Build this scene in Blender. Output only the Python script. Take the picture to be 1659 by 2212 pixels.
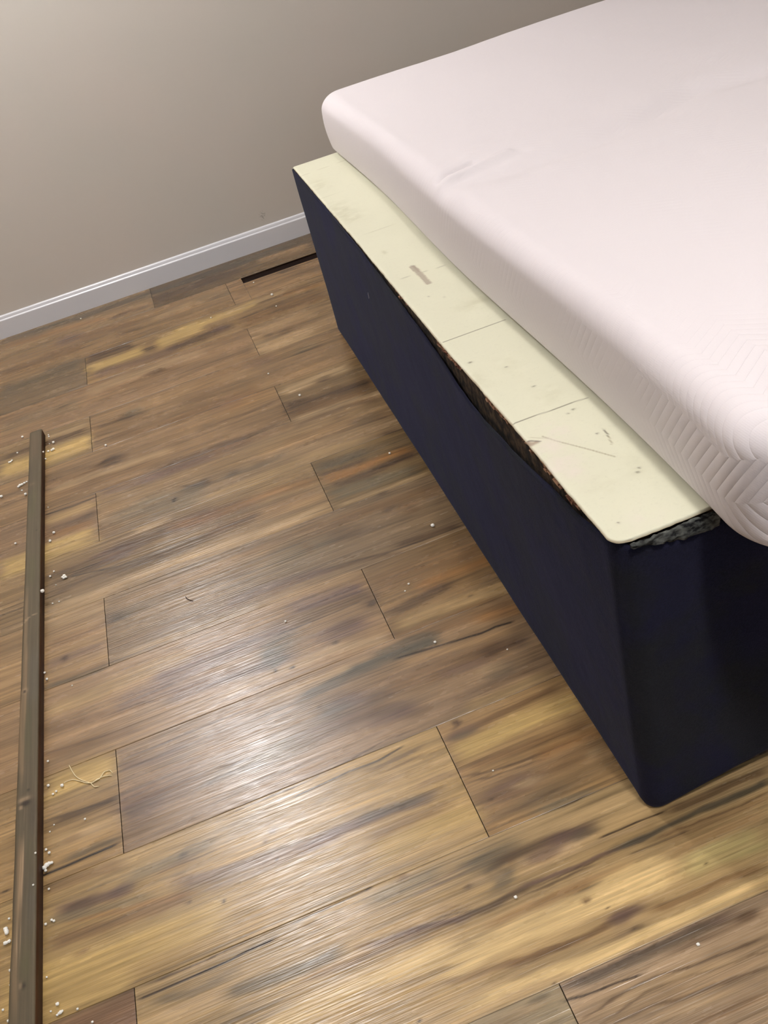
import bpy, bmesh, math, random
import numpy as np
from mathutils import Matrix, Vector
for o in list(bpy.data.objects): bpy.data.objects.remove(o)
SC = bpy.context.scene
COL = SC.collection
# ------------------------------------------------------------------ camera
cam = bpy.data.cameras.new('camera'); cam_o = bpy.data.objects.new('camera', cam); COL.objects.link(cam_o)
cam.sensor_fit = 'HORIZONTAL'; cam.sensor_width = 36.0; cam.lens = 2053.7 * 36.0 / 1659.0
cam.clip_start = 0.02
RM = Matrix(((0.92952937, 0.35360353, -0.10459300), (-0.28480764, 0.50828418, -0.81273107), (-0.23422161, 0.78524629, 0.57317406)))
cam_o.matrix_world = Matrix.Translation((0.41088, -0.82192, 1.17399)) @ RM.to_4x4()
SC.camera = cam_o
# ------------------------------------------------------------------ light and exposure
SC.view_settings.view_transform = 'Standard'; SC.view_settings.look = 'None'
SC.view_settings.gamma = 1.0; SC.view_settings.use_curve_mapping = False
SC.view_settings.exposure = 0.11
wd = bpy.data.worlds.new('world'); SC.world = wd; wd.use_nodes = True
wd.node_tree.nodes['Background'].inputs[0].default_value = (0.9, 0.95, 1.0, 1)
wd.node_tree.nodes['Background'].inputs[1].default_value = 0.05
FILL_W = 6.0   # dim cool fill light, added out of view behind the camera
LAMPS = [  # x, y, z, power, colour, radius : the lamps hang under the ceiling, above the frame
    (-0.08, 2.18, 2.27, 76.0, (0.98, 0.97, 1.0), 0.09, 'round white ceiling light above the bare floor near the wall'),
    (0.86, -0.74, 2.27, 69.0, (1.0, 0.97, 0.96), 0.16, 'round white ceiling light in the middle of the room'),
]
# ------------------------------------------------------------------ helpers
def lin(c):
    c = np.asarray(c, float) / 255.0
    return np.where(c <= 0.04045, c / 12.92, ((c + 0.055) / 1.055) ** 2.4)
def srgb(*c): return tuple(lin(c)) + (1.0,)
def tag(o, label=None, cat=None, group=None, kind=None):
    if label: o['label'] = label
    if cat: o['category'] = cat
    if group: o['group'] = group
    if kind: o['kind'] = kind
    return o
def link(name, me, mat=None, parent=None, smooth=False):
    o = bpy.data.objects.new(name, me); COL.objects.link(o)
    if mat: me.materials.append(mat)
    if parent: o.parent = parent
    if smooth:
        me.polygons.foreach_set('use_smooth', [True] * len(me.polygons))
    return o
def from_np(name, co, quads, mat, parent=None, smooth=False, cols=None, fa=None):
    me = bpy.data.meshes.new(name)
    co = np.asarray(co, np.float32); quads = np.asarray(quads, np.int32)
    me.vertices.add(len(co)); me.vertices.foreach_set('co', co.ravel())
    n = len(quads)
    me.loops.add(n * 4); me.loops.foreach_set('vertex_index', quads.ravel())
    me.polygons.add(n); me.polygons.foreach_set('loop_start', np.arange(n, dtype=np.int32) * 4)
    try: me.polygons.foreach_set('loop_total', np.full(n, 4, np.int32))
    except Exception: pass
    if cols is not None:
        a = me.color_attributes.new('wood', 'FLOAT_COLOR', 'POINT')
        a.data.foreach_set('color', np.c_[cols, np.ones(len(cols))].astype(np.float32).ravel())
    if fa is not None:
        a = me.attributes.new('pid', 'FLOAT', 'POINT'); a.data.foreach_set('value', fa.astype(np.float32))
    me.update(calc_edges=True); me.validate()
    return link(name, me, mat, parent, smooth)
def grid_quads(nx, ny, off=0):
    i = np.arange(nx - 1)[:, None]; j = np.arange(ny - 1)[None, :]
    a = (i * ny + j).ravel() + off
    return np.stack([a, a + ny, a + ny + 1, a + 1], 1)
def bm_obj(name, bm, mat, parent=None, smooth=False):
    me = bpy.data.meshes.new(name); bm.to_mesh(me); bm.free()
    return link(name, me, mat, parent, smooth)
def add_box(bm, lo, hi, bev=0.0):
    r = bmesh.ops.create_cube(bm, size=1.0)
    for v in r['verts']:
        v.co = Vector([(lo[k] + hi[k]) / 2 + v.co[k] * (hi[k] - lo[k]) for k in range(3)])
    if bev:
        es = list({e for v in r['verts'] for e in v.link_edges})
        bmesh.ops.bevel(bm, geom=es, offset=bev, segments=2, affect='EDGES', profile=0.6)
def vnoise(x, y, seed=0):
    x = np.asarray(x, float); y = np.asarray(y, float)
    xi = np.floor(x).astype(np.int64); yi = np.floor(y).astype(np.int64)
    fx = x - xi; fy = y - yi; fx = fx * fx * (3 - 2 * fx); fy = fy * fy * (3 - 2 * fy)
    def h(a, b):
        n = (a * 374761393 + b * 668265263 + seed * 974634777) & 0xffffffff
        n = ((n ^ (n >> 13)) * 1274126177) & 0xffffffff
        return ((n ^ (n >> 16)) & 0xffff) / 65535.0
    return (h(xi, yi) * (1 - fx) + h(xi + 1, yi) * fx) * (1 - fy) + (h(xi, yi + 1) * (1 - fx) + h(xi + 1, yi + 1) * fx) * fy
def fbm(x, y, seed=0, o=3):
    s = 0; a = 0.5; t = 0
    for k in range(o):
        s = s + a * vnoise(x * 2 ** k, y * 2 ** k, seed + k); t += a; a *= 0.5
    return s / t
def parse(txt):
    out = []
    for ln in txt.strip().split('\n'):
        p = ln.split(); out.append((p[0], float(p[1]), p[2], p[3:]))
    return out
def mixc(cols, m, idx, c):
    cols[idx] = cols[idx] * (1 - m[:, None]) + c * m[:, None]
# ------------------------------------------------------------------ material helpers
def new_mat(name, base=(0.5, 0.5, 0.5, 1), rough=0.5, spec=0.5):
    m = bpy.data.materials.new(name); m.use_nodes = True
    b = m.node_tree.nodes['Principled BSDF']
    b.inputs['Base Color'].default_value = base; b.inputs['Roughness'].default_value = rough
    b.inputs['Specular IOR Level'].default_value = spec
    return m, m.node_tree, b
def N(nt, t, **kw):
    n = nt.nodes.new(t)
    for k, v in kw.items():
        if isinstance(v, tuple) and k.startswith('i_'): n.inputs[k[2:]].default_value = v
        else: setattr(n, k, v)
    return n
def math_n(nt, op, a, b=None, c=None, clamp=False):
    n = nt.nodes.new('ShaderNodeMath'); n.operation = op; n.use_clamp = clamp
    for k, v in enumerate((a, b, c)):
        if v is None: continue
        if isinstance(v, (int, float)): n.inputs[k].default_value = v
        else: nt.links.new(v, n.inputs[k])
    return n.outputs[0]
def mapped(nt, scale, loc=(0, 0, 0), src='Object'):
    tc = nt.nodes.new('ShaderNodeTexCoord'); mp = nt.nodes.new('ShaderNodeMapping')
    nt.links.new(tc.outputs[src], mp.inputs[0]); mp.inputs['Scale'].default_value = scale; mp.inputs['Location'].default_value = loc
    return mp.outputs[0]
def noise(nt, vec, scale=1.0, detail=3.0, rough=0.55, dist=0.0):
    n = nt.nodes.new('ShaderNodeTexNoise'); nt.links.new(vec, n.inputs['Vector'])
    n.inputs['Scale'].default_value = scale; n.inputs['Detail'].default_value = detail
    n.inputs['Roughness'].default_value = rough; n.inputs['Distortion'].default_value = dist
    return n.outputs['Fac']
def rng(nt, v, a, b, c, d):
    n = nt.nodes.new('ShaderNodeMapRange'); nt.links.new(v, n.inputs[0])
    for k, x in enumerate((a, b, c, d)): n.inputs[k + 1].default_value = x
    return n.outputs[0]
def mixcol(nt, fac, a, b, mode='MIX'):
    n = nt.nodes.new('ShaderNodeMix'); n.data_type = 'RGBA'; n.blend_type = mode
    for s, v in ((0, fac), (6, a), (7, b)):
        if isinstance(v, (int, float)): n.inputs[s].default_value = v
        elif isinstance(v, tuple): n.inputs[s].default_value = v
        else: nt.links.new(v, n.inputs[s])
    return n.outputs[2]
def bump(nt, b, h, strength, dist, prev=None):
    n = nt.nodes.new('ShaderNodeBump'); nt.links.new(h, n.inputs['Height'])
    n.inputs['Strength'].default_value = strength; n.inputs['Distance'].default_value = dist
    if prev is not None: nt.links.new(prev, n.inputs['Normal'])
    if b is not None: nt.links.new(n.outputs[0], b.inputs['Normal'])
    return n.outputs[0]
def tint(nt, v):   # scalar -> grey colour for multiplying
    n = nt.nodes.new('ShaderNodeCombineColor')
    for k in range(3): nt.links.new(v, n.inputs[k])
    return n.outputs[0]

# ================================================================== DATA (metres, in the room)
LINT=[[0.7575, 1.0775, 0.3856], [0.7575, 1.0853, 0.3688]]
STROKES="""
Gd 0.60 s 0.0290 -0.309,2.6989 0.218,2.6822 0.875,2.6778
D 0.55 s 0.0421 0.270,2.5882 0.476,2.6064 0.601,2.6054
T 0.60 s 0.0321 -0.135,2.6299 0.071,2.5856 0.254,2.5732
O 0.40 s 0.0233 -0.307,2.6513 -0.100,2.6256 0.089,2.5881
T 0.70 s 0.0286 0.669,2.6223 0.766,2.6191 0.869,2.6093
P 0.55 b -0.051 2.4965 0.044 0.0436
B 0.60 s 0.0261 -0.018,2.4617 0.083,2.4711 0.199,2.4435
D 0.50 s 0.0184 0.098,2.5602 0.174,2.5729 0.256,2.5516
B 0.50 s 0.0210 -0.150,2.4308 -0.003,2.4040
D 0.45 s 0.0167 0.112,2.3897 0.210,2.3775
G 0.40 s 0.0345 0.418,2.4383 0.537,2.4280
G 0.45 b 0.462 2.4439 0.034 0.0260
D 0.50 s 0.0130 0.441,2.4157 0.499,2.4265
D 0.60 s 0.0132 0.710,2.4333 0.797,2.4360
T 0.50 s 0.0346 0.331,2.4183 0.436,2.4449 0.526,2.4696
L 0.40 s 0.0174 0.247,2.4158 0.402,2.4447
T 0.50 s 0.0329 0.536,2.3202 0.687,2.3226 0.822,2.3228
D 0.40 s 0.0118 0.503,2.2219 0.618,2.2276 0.733,2.2255
D 0.80 s 0.0350 0.001,2.2625 0.088,2.2576 0.168,2.2595
Y 0.95 s 0.0299 0.001,2.1754 0.045,2.1760 0.123,2.1776 0.207,2.1829
Y 0.85 s 0.0456 0.242,2.1839 0.323,2.2009 0.404,2.2104
Y 0.80 s 0.0235 0.310,2.2300 0.424,2.2357 0.537,2.2337 0.600,2.2550
L 0.50 s 0.0119 0.473,2.2416 0.606,2.2494 0.708,2.2614
D 0.85 s 0.0258 0.266,2.1129 0.375,2.1105 0.440,2.1250 0.495,2.1238
P 0.70 b 0.452 2.1307 0.022 0.0222
D 0.80 b 0.216 2.1749 0.019 0.0151
D 0.60 b 0.022 2.1733 0.012 0.0112
P 0.60 s 0.0287 0.019,2.1142 0.110,2.0992 0.218,2.0932 0.296,2.1018
B 0.75 s 0.0406 0.515,2.1043 0.646,2.1259 0.806,2.1214
O 0.40 s 0.0196 0.669,2.2335 0.829,2.2135
D 0.50 s 0.0077 0.523,2.1489 0.657,2.1751 0.804,2.1804
Gd 0.45 s 0.0539 -0.288,2.2346 -0.149,2.2596 -0.007,2.2615
B 0.50 s 0.0249 -0.296,2.3943 -0.150,2.3887 -0.003,2.3830
T 0.40 s 0.0158 -0.259,2.2851 -0.133,2.2931
D 0.85 b 0.216 1.9771 0.024 0.0169
D 0.60 s 0.0084 0.163,1.9831 0.221,1.9690 0.268,1.9577
B 0.40 s 0.0200 0.043,1.9640 0.161,1.9561 0.310,1.9613
L 0.40 s 0.0275 0.000,1.9931 0.105,2.0110 0.226,2.0169 0.375,1.9983
B 0.40 s 0.0215 0.318,1.7937 0.434,1.7980 0.565,1.8038
L 0.50 s 0.0325 0.517,1.8998 0.598,1.8914 0.714,1.8736
D 0.60 b 0.583 1.9494 0.015 0.0135
D 0.60 b 0.630 1.9369 0.027 0.0168
B 0.40 b 0.670 1.9440 0.046 0.0269
L 0.60 s 0.0159 0.530,1.8470 0.618,1.8457 0.694,1.8527
P 0.40 s 0.0214 0.461,1.7914 0.576,1.7865
D 0.50 s 0.0091 0.627,1.7520 0.713,1.7475
G 0.40 b 0.654 1.7753 0.038 0.0244
D 0.85 b 0.110 1.7411 0.021 0.0176
G 0.60 b 0.131 1.7529 0.025 0.0207
D 0.60 s 0.0088 0.016,1.7392 0.074,1.7361 0.122,1.7287 0.170,1.7212
B 0.50 s 0.0164 0.042,1.6426 0.175,1.6259 0.348,1.6070
T 0.50 s 0.0298 0.146,1.7721 0.314,1.7633 0.511,1.7479
B 0.35 b 0.344 1.7218 0.051 0.0464
B 0.50 s 0.0248 0.241,1.6176 0.364,1.6247 0.488,1.6235
P 0.50 b 0.391 1.6028 0.035 0.0245
O 0.35 b 0.427 1.5889 0.054 0.0323
D 0.45 s 0.0077 0.282,1.5126 0.413,1.5067 0.519,1.5093
B 0.40 s 0.0106 0.551,1.5322 0.688,1.5369
T 0.50 s 0.0166 0.539,1.6057 0.650,1.6088 0.759,1.5981
Y 0.95 s 0.0414 -0.264,1.6836 -0.184,1.6736 -0.118,1.6681 -0.002,1.6768
D 0.65 s 0.0205 -0.267,1.7582 -0.118,1.7512 -0.002,1.7481
L 0.60 s 0.0149 -0.131,1.7916 -0.062,1.7830 -0.004,1.7830
G 0.40 s 0.0329 -0.276,1.9507 -0.147,1.9609 -0.016,1.9381
D 0.40 b -0.086 1.9547 0.017 0.0165
K 0.85 b 0.031 1.5049 0.009 0.0152
D 0.80 b 0.046 1.5177 0.021 0.0178
D 0.60 b 0.066 1.5131 0.026 0.0153
D 0.70 s 0.0101 -0.008,1.5106 0.025,1.5070 0.083,1.4850
B 0.50 s 0.0126 -0.130,1.5026 -0.029,1.5000 0.048,1.5006
D 0.50 s 0.0102 -0.130,1.5229 -0.086,1.5211
B 0.50 s 0.0144 -0.130,1.4482 -0.006,1.4278 0.157,1.4293
L 0.50 s 0.0148 -0.118,1.4686 0.059,1.4664 0.210,1.4524
P 0.50 s 0.0253 0.113,1.3512 0.261,1.3537 0.413,1.3609
D 0.50 s 0.0095 0.190,1.3816 0.290,1.3834 0.391,1.3781 0.493,1.3799
B 0.50 s 0.0162 0.274,1.3568 0.436,1.3508 0.538,1.3524
L 0.70 s 0.0240 0.531,1.5548 0.582,1.5501 0.665,1.5563 0.748,1.5571
D 0.85 s 0.0320 0.523,1.4523 0.608,1.4305 0.687,1.4333 0.778,1.4270
B 0.70 s 0.0312 0.524,1.4056 0.625,1.3955 0.758,1.3590
D 0.60 b 0.667 1.5354 0.019 0.0159
D 0.50 b 0.557 1.4368 0.039 0.0295
L 0.60 s 0.0119 0.523,1.3724 0.619,1.3714 0.721,1.3660 0.782,1.3534
D 0.50 s 0.0094 0.535,1.3407 0.665,1.3486 0.771,1.3183
K 0.90 s 0.0036 -0.137,1.3545 -0.069,1.3488 0.001,1.3528
Yt 0.85 s 0.0178 -0.137,1.3229 -0.070,1.3217 0.001,1.3225
D 0.60 s 0.0192 -0.136,1.2703 -0.059,1.2654 0.001,1.2724
Y 0.95 s 0.0358 -0.241,1.1763 -0.174,1.1719 -0.118,1.1789 0.001,1.1819
O 0.50 s 0.0168 -0.129,1.2443 0.003,1.2357
D 0.60 s 0.0030 -0.097,1.1456 -0.071,1.1478
P 0.60 s 0.0183 0.004,1.3626 0.113,1.3512 0.236,1.3475 0.321,1.3345
T 0.60 s 0.0172 0.006,1.2648 0.059,1.2615 0.106,1.2577
G 0.55 b 0.127 1.2249 0.071 0.0292
G 0.60 b 0.204 1.1815 0.054 0.0244
D 0.85 b 0.270 1.2299 0.017 0.0148
Gd 0.75 b 0.242 1.2224 0.031 0.0189
D 0.70 s 0.0043 0.201,1.2589 0.246,1.2357 0.303,1.2135
K 0.80 b 0.193 1.2031 0.006 0.0083
D 0.80 b 0.344 1.2258 0.014 0.0106
D 0.60 b 0.413 1.2279 0.014 0.0107
Gd 0.50 s 0.0148 0.304,1.2241 0.410,1.2151 0.487,1.2340
Yt 0.45 s 0.0205 0.247,1.1514 0.399,1.1549 0.544,1.1662 0.673,1.1542
B 0.40 b 0.013 1.1776 0.034 0.0281
L 0.80 s 0.0098 0.084,1.1295 0.129,1.1258 0.175,1.1261
B 0.45 s 0.0197 0.494,1.2668 0.593,1.2680 0.714,1.2528 0.794,1.2291
D 0.50 b 0.641 1.3061 0.020 0.0136
Gd 0.45 b 0.706 1.2459 0.025 0.0218
D 0.50 s 0.0065 0.511,1.2332 0.634,1.2356 0.755,1.2249
T 0.50 s 0.0197 0.417,1.2495 0.530,1.2644 0.664,1.2523
D 0.55 s 0.0102 0.708,1.1519 0.767,1.1446
D 0.75 s 0.0263 -0.135,1.0629 -0.042,1.0589 0.035,1.0623 0.092,1.0799 0.182,1.0897 0.260,1.0838 0.382,1.0665
P 0.85 b 0.036 1.0736 0.038 0.0242
D 0.60 b 0.058 1.0821 0.029 0.0225
P 0.80 b 0.232 1.0825 0.045 0.0265
D 0.60 b 0.249 1.0852 0.020 0.0152
D 0.60 s 0.0159 -0.135,1.0014 -0.064,1.0071 0.032,1.0004 0.193,0.9927 0.349,1.0061
K 0.60 s 0.0025 -0.074,1.0427 0.043,1.0116 0.130,1.0152 0.218,1.0152
O 0.50 s 0.0172 0.160,1.0944 0.248,1.0756 0.430,1.0762 0.529,1.0578
B 0.55 s 0.0254 0.250,1.0129 0.372,1.0106 0.461,1.0106 0.528,1.0060
D 0.50 s 0.0073 0.195,1.0107 0.327,1.0106 0.459,1.0015
L 0.70 s 0.0137 -0.132,0.9483 0.029,0.9482 0.188,0.9489 0.358,0.9397 0.456,0.9364 0.525,0.9409
T 0.70 s 0.0215 0.370,1.0016 0.457,0.9925 0.533,0.9897
D 0.80 s 0.0077 0.518,1.0978 0.533,1.0731 0.590,1.0680 0.659,1.0672
Gd 0.60 s 0.0176 0.531,1.1116 0.587,1.1025 0.671,1.1063
O 0.80 s 0.0170 0.533,1.0505 0.606,1.0423 0.688,1.0457 0.758,1.0449
D 0.70 s 0.0148 0.552,1.0106 0.630,1.0065 0.725,1.0176 0.761,1.0190
G 0.60 s 0.0212 0.537,0.9742 0.629,0.9635 0.738,0.9534
L 0.60 s 0.0069 0.532,0.9274 0.618,0.9249 0.705,0.9211 0.761,0.9195
D 0.60 b 0.646 0.9106 0.015 0.0068
B 0.55 s 0.0196 0.517,0.8748 0.602,0.8709 0.707,0.8610 0.767,0.8449
D 0.60 b 0.529 0.8153 0.052 0.0234
B 0.50 b 0.493 0.8675 0.042 0.0227
D 0.70 b 0.680 0.8204 0.010 0.0111
B 0.50 b 0.674 0.8247 0.023 0.0222
D 0.60 b 0.632 0.8458 0.011 0.0129
D 0.70 s 0.0087 0.598,0.7198 0.676,0.7070 0.757,0.7059
K 0.60 s 0.0023 0.399,0.7328 0.478,0.7259 0.574,0.7078 0.673,0.6998 0.755,0.6986
D 0.60 s 0.0072 0.317,0.7195 0.438,0.7250 0.554,0.7074 0.620,0.6916
G 0.40 b 0.431 0.8070 0.062 0.0368
B 0.40 b 0.440 0.8197 0.008 0.0218
T 0.50 s 0.0162 0.014,0.8749 0.138,0.8789 0.262,0.8732 0.388,0.8707
B 0.35 s 0.0131 0.305,0.8811 0.390,0.8805 0.502,0.9007
D 0.85 b 0.012 0.8322 0.018 0.0139
Gd 0.50 b 0.034 0.8301 0.026 0.0124
D 0.60 s 0.0018 0.022,0.8279 0.052,0.8000
D 0.40 s 0.0062 0.124,0.8402 0.214,0.8257 0.335,0.8168
P 0.55 s 0.0145 0.241,0.7350 0.321,0.7398 0.399,0.7328 0.477,0.7230
B 0.45 s 0.0114 0.007,0.7382 0.123,0.7366 0.258,0.7239 0.395,0.7155
L 0.55 s 0.0084 0.005,0.7029 0.100,0.7007 0.234,0.6951 0.350,0.6891 0.525,0.6758
L 0.50 s 0.0227 -0.128,0.9041 -0.046,0.8988 0.007,0.8960
B 0.60 s 0.0137 -0.127,0.8250 -0.058,0.8194 0.004,0.8163
P 0.50 s 0.0131 -0.131,0.7602 -0.060,0.7626 0.003,0.7554
D 0.80 b -0.085 0.7611 0.006 0.0073
B 0.50 s 0.0069 -0.131,0.7105 -0.052,0.7030 0.003,0.6970
Gd 0.60 s 0.0068 -0.131,0.6967 -0.052,0.6838 0.004,0.6822
Yt 0.70 s 0.0194 -0.127,0.6216 -0.045,0.6203 0.010,0.6290 0.094,0.6330 0.167,0.6263
B 0.60 s 0.0121 -0.128,0.5723 -0.056,0.5637 0.050,0.5491 0.130,0.5427
P 0.60 s 0.0172 0.007,0.5731 0.079,0.5715 0.143,0.5811
B 0.60 s 0.0115 -0.130,0.5066 -0.058,0.5031 0.045,0.4901
D 0.50 s 0.0029 -0.128,0.5150 -0.066,0.5076 0.003,0.5012
D 0.50 s 0.0024 -0.003,0.5533 0.050,0.5491 0.102,0.5328
P 0.75 s 0.0253 0.080,0.5903 0.163,0.5927 0.237,0.5950 0.293,0.5945 0.369,0.5956
P 0.70 s 0.0190 0.102,0.5328 0.191,0.5337 0.280,0.5225 0.352,0.5208
P 0.80 s 0.0187 0.361,0.6455 0.418,0.6437 0.474,0.6339 0.520,0.6240
D 0.60 s 0.0117 0.360,0.5980 0.428,0.6042 0.504,0.6027 0.534,0.5995
P 0.85 b 0.446 0.5314 0.046 0.0218
D 0.50 b 0.450 0.5462 0.028 0.0099
Gd 0.90 b 0.310 0.5315 0.018 0.0240
Gd 0.65 b 0.344 0.5673 0.031 0.0174
Gd 0.50 b 0.322 0.5521 0.027 0.0245
K 0.85 b 0.425 0.5064 0.006 0.0048
K 0.75 b 0.518 0.5743 0.008 0.0076
D 0.50 b 0.516 0.5796 0.019 0.0153
K 0.60 s 0.0021 0.329,0.5874 0.424,0.5886 0.497,0.5917
L 0.55 s 0.0104 0.344,0.4853 0.419,0.4952 0.486,0.4758 0.525,0.4702
L 0.50 s 0.0093 0.202,0.4889 0.310,0.4920 0.363,0.4877
T 0.50 s 0.0140 0.312,0.6911 0.410,0.6931 0.523,0.6702
D 0.70 s 0.0111 0.536,0.5259 0.577,0.5302 0.627,0.5381 0.659,0.5437
D 0.60 b 0.648 0.5458 0.023 0.0075
B 0.60 s 0.0264 0.528,0.6188 0.605,0.6173 0.682,0.6132 0.762,0.6144
O 0.65 s 0.0154 0.608,0.5680 0.686,0.5689 0.764,0.5699 0.803,0.5704
Yt 0.75 s 0.0165 0.544,0.4867 0.619,0.4896 0.692,0.4853 0.773,0.4788
B 0.60 s 0.0046 0.519,0.4656 0.590,0.4614 0.664,0.4617 0.736,0.4575
K 0.60 b 0.690 0.4908 0.004 0.0024
B 0.60 s 0.0135 0.530,0.4428 0.620,0.4409 0.727,0.4346 0.762,0.4302
O 0.60 s 0.0110 0.676,0.4231 0.762,0.4100
Gd 0.90 s 0.0131 0.334,0.4005 0.378,0.4070 0.434,0.4180 0.495,0.4182 0.557,0.4162 0.601,0.4141
Gd 0.70 s 0.0090 0.474,0.4359 0.547,0.4395 0.607,0.4307
K 0.90 s 0.0024 0.510,0.4095 0.570,0.4009 0.620,0.3944 0.662,0.3880 0.690,0.3902 0.735,0.3850
T 0.60 s 0.0074 0.514,0.3922 0.598,0.3815 0.682,0.3709 0.733,0.3645
B 0.60 s 0.0223 0.467,0.3522 0.550,0.3459 0.635,0.3396 0.702,0.3332
D 0.70 s 0.0133 0.642,0.3375 0.695,0.3374 0.744,0.3311
P 0.50 s 0.0101 0.563,0.3336 0.629,0.3263 0.680,0.3030
Gd 0.50 b 0.669 0.2873 0.025 0.0135
L 0.50 b 0.651 0.3052 0.022 0.0099
P 0.80 b 0.401 0.3442 0.038 0.0241
Gd 0.60 b 0.374 0.3391 0.033 0.0219
D 0.60 b 0.453 0.3339 0.025 0.0140
P 0.55 s 0.0155 0.289,0.3126 0.355,0.3123 0.436,0.3051 0.514,0.2901
P 0.60 b 0.470 0.2827 0.041 0.0133
D 0.40 s 0.0085 0.474,0.2674 0.556,0.2668 0.639,0.2663 0.724,0.2657
L 0.50 s 0.0046 0.543,0.2297 0.627,0.2363 0.712,0.2412
Gd 0.40 s 0.0037 0.561,0.2360 0.645,0.2399 0.729,0.2410
Yt 0.40 s 0.0088 0.262,0.4307 0.349,0.4310 0.437,0.4313
D 0.90 b 0.360 0.3678 0.003 0.0021
K 0.90 b 0.307 0.4962 0.004 0.0035
K 0.90 b 0.337 0.4866 0.004 0.0035
G 0.40 b 0.280 0.3068 0.049 0.0230
G 0.50 s 0.0096 0.142,0.3055 0.222,0.3051 0.306,0.3145
D 0.70 s 0.0039 0.168,0.3209 0.196,0.3169 0.228,0.3148
D 0.50 s 0.0029 0.133,0.2998 0.190,0.3014 0.238,0.2993
P 0.75 b 0.031 0.3098 0.039 0.0338
P 0.50 b 0.097 0.3289 0.048 0.0290
D 0.40 b 0.022 0.2966 0.023 0.0187
P 0.50 s 0.0104 0.002,0.4101 0.071,0.3959 0.139,0.4044
D 0.60 s 0.0022 0.009,0.4289 0.074,0.4278 0.168,0.4292 0.245,0.4284
Y 0.95 s 0.0275 -0.131,0.4233 -0.076,0.4273 -0.002,0.4233
D 0.75 s 0.0079 -0.129,0.3507 -0.070,0.3481 0.000,0.3458
K 0.50 s 0.0014 -0.126,0.3591 -0.062,0.3510 -0.006,0.3430
Yt 0.85 s 0.0149 -0.128,0.3045 -0.079,0.3008 0.000,0.2997
L 0.60 b -0.056 0.2970 0.017 0.0065
B 0.40 b -0.087 0.2981 0.015 0.0075
Gd 0.60 s 0.0054 -0.103,0.2641 -0.049,0.2637 -0.001,0.2601
K 0.97 s 0.0027 -0.134,0.2499 -0.110,0.2498 -0.088,0.2496 -0.050,0.2511 -0.001,0.2520
K 0.90 s 0.0022 -0.200,0.2488 -0.177,0.2486
D 0.85 b 0.090 0.1804 0.007 0.0058
B 0.50 b 0.093 0.1672 0.026 0.0114
D 0.50 s 0.0016 0.049,0.1645 0.086,0.1673 0.123,0.1668 0.168,0.1678
D 0.50 s 0.0017 0.043,0.1844 0.097,0.1939 0.148,0.1865
P 0.80 s 0.0105 -0.110,0.1732 -0.067,0.1677 -0.017,0.1638 0.017,0.1663
D 0.60 b -0.067 0.1645 0.029 0.0113
P 0.70 b 0.001 0.1635 0.019 0.0081
B 0.60 s 0.0120 -0.129,0.2224 -0.066,0.2197 0.008,0.2103
G 0.50 s 0.0079 -0.129,0.1657 -0.082,0.1558 -0.025,0.1414 0.039,0.1357
G 0.50 s 0.0100 -0.008,0.1834 0.065,0.1825 0.140,0.1816
B 0.80 s 0.0099 -0.129,0.1216 -0.069,0.1157 0.001,0.1091 0.058,0.1066 0.108,0.1073
O 0.50 s 0.0054 -0.089,0.1432 -0.012,0.1271 0.059,0.1181 0.108,0.1126
Y 0.95 s 0.0256 -0.191,0.0662 -0.128,0.0666 -0.057,0.0620 0.011,0.0606 0.080,0.0570 0.149,0.0534
Y 0.80 s 0.0162 -0.128,0.0178 -0.072,0.0203 0.002,0.0227
B 0.60 b -0.067 0.0873 0.005 0.0030
B 0.40 b -0.077 0.0872 0.007 0.0037
P 0.70 s 0.0116 0.075,0.1391 0.139,0.1231 0.203,0.1142 0.268,0.1099 0.349,0.1101 0.423,0.1073
P 0.70 s 0.0094 0.259,0.1038 0.334,0.1104 0.401,0.1100 0.466,0.1034 0.496,0.1029
Gd 0.60 s 0.0094 0.351,0.1172 0.424,0.1120 0.483,0.1078
Yt 0.60 s 0.0116 0.189,0.0410 0.274,0.0443 0.360,0.0475 0.432,0.0460
Y 0.75 s 0.0161 0.359,0.0439 0.419,0.0507 0.478,0.0525 0.535,0.0469
B 0.50 s 0.0091 0.354,0.0760 0.428,0.0784 0.502,0.0770
P 0.40 s 0.0065 0.461,0.1307 0.506,0.1284 0.535,0.1255
K 0.85 s 0.0018 0.281,0.2038 0.328,0.2068 0.376,0.2098 0.423,0.2076 0.473,0.2159
D 0.70 s 0.0014 0.223,0.2238 0.285,0.2214 0.382,0.2312 0.449,0.2415 0.497,0.2384
D 0.60 s 0.0044 0.389,0.1974 0.452,0.1984 0.492,0.2015
L 0.70 b 0.433 0.1643 0.020 0.0075
L 0.40 b 0.517 0.1598 0.020 0.0050
D 0.50 s 0.0017 0.416,0.1850 0.455,0.1828 0.502,0.1822
K 0.80 b 0.140 0.0735 0.003 0.0030
D 0.70 b 0.090 0.0959 0.003 0.0023
K 0.90 b 0.229 0.1058 0.002 0.0015
D 0.60 b 0.232 0.1585 0.006 0.0041
D 0.60 b 0.218 0.1456 0.004 0.0032
P 0.40 s 0.0046 0.115,0.1079 0.185,0.0990 0.257,0.0977
D 0.60 b 0.431 0.1065 0.004 0.0039
D 0.90 b 0.563 0.2186 0.006 0.0072
P 0.85 b 0.567 0.1972 0.025 0.0105
Gd 0.60 b 0.560 0.1902 0.020 0.0052
Y 0.95 s 0.0187 0.536,0.1578 0.598,0.1655 0.657,0.1716 0.712,0.1692 0.762,0.1687
Yt 0.60 s 0.0093 0.580,0.2423 0.645,0.2399 0.712,0.2412 0.745,0.2390
B 0.80 s 0.0071 0.580,0.2005 0.637,0.1999 0.688,0.2047 0.746,0.2059
B 0.70 s 0.0073 0.536,0.1279 0.582,0.1256 0.650,0.1212 0.751,0.1180
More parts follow.
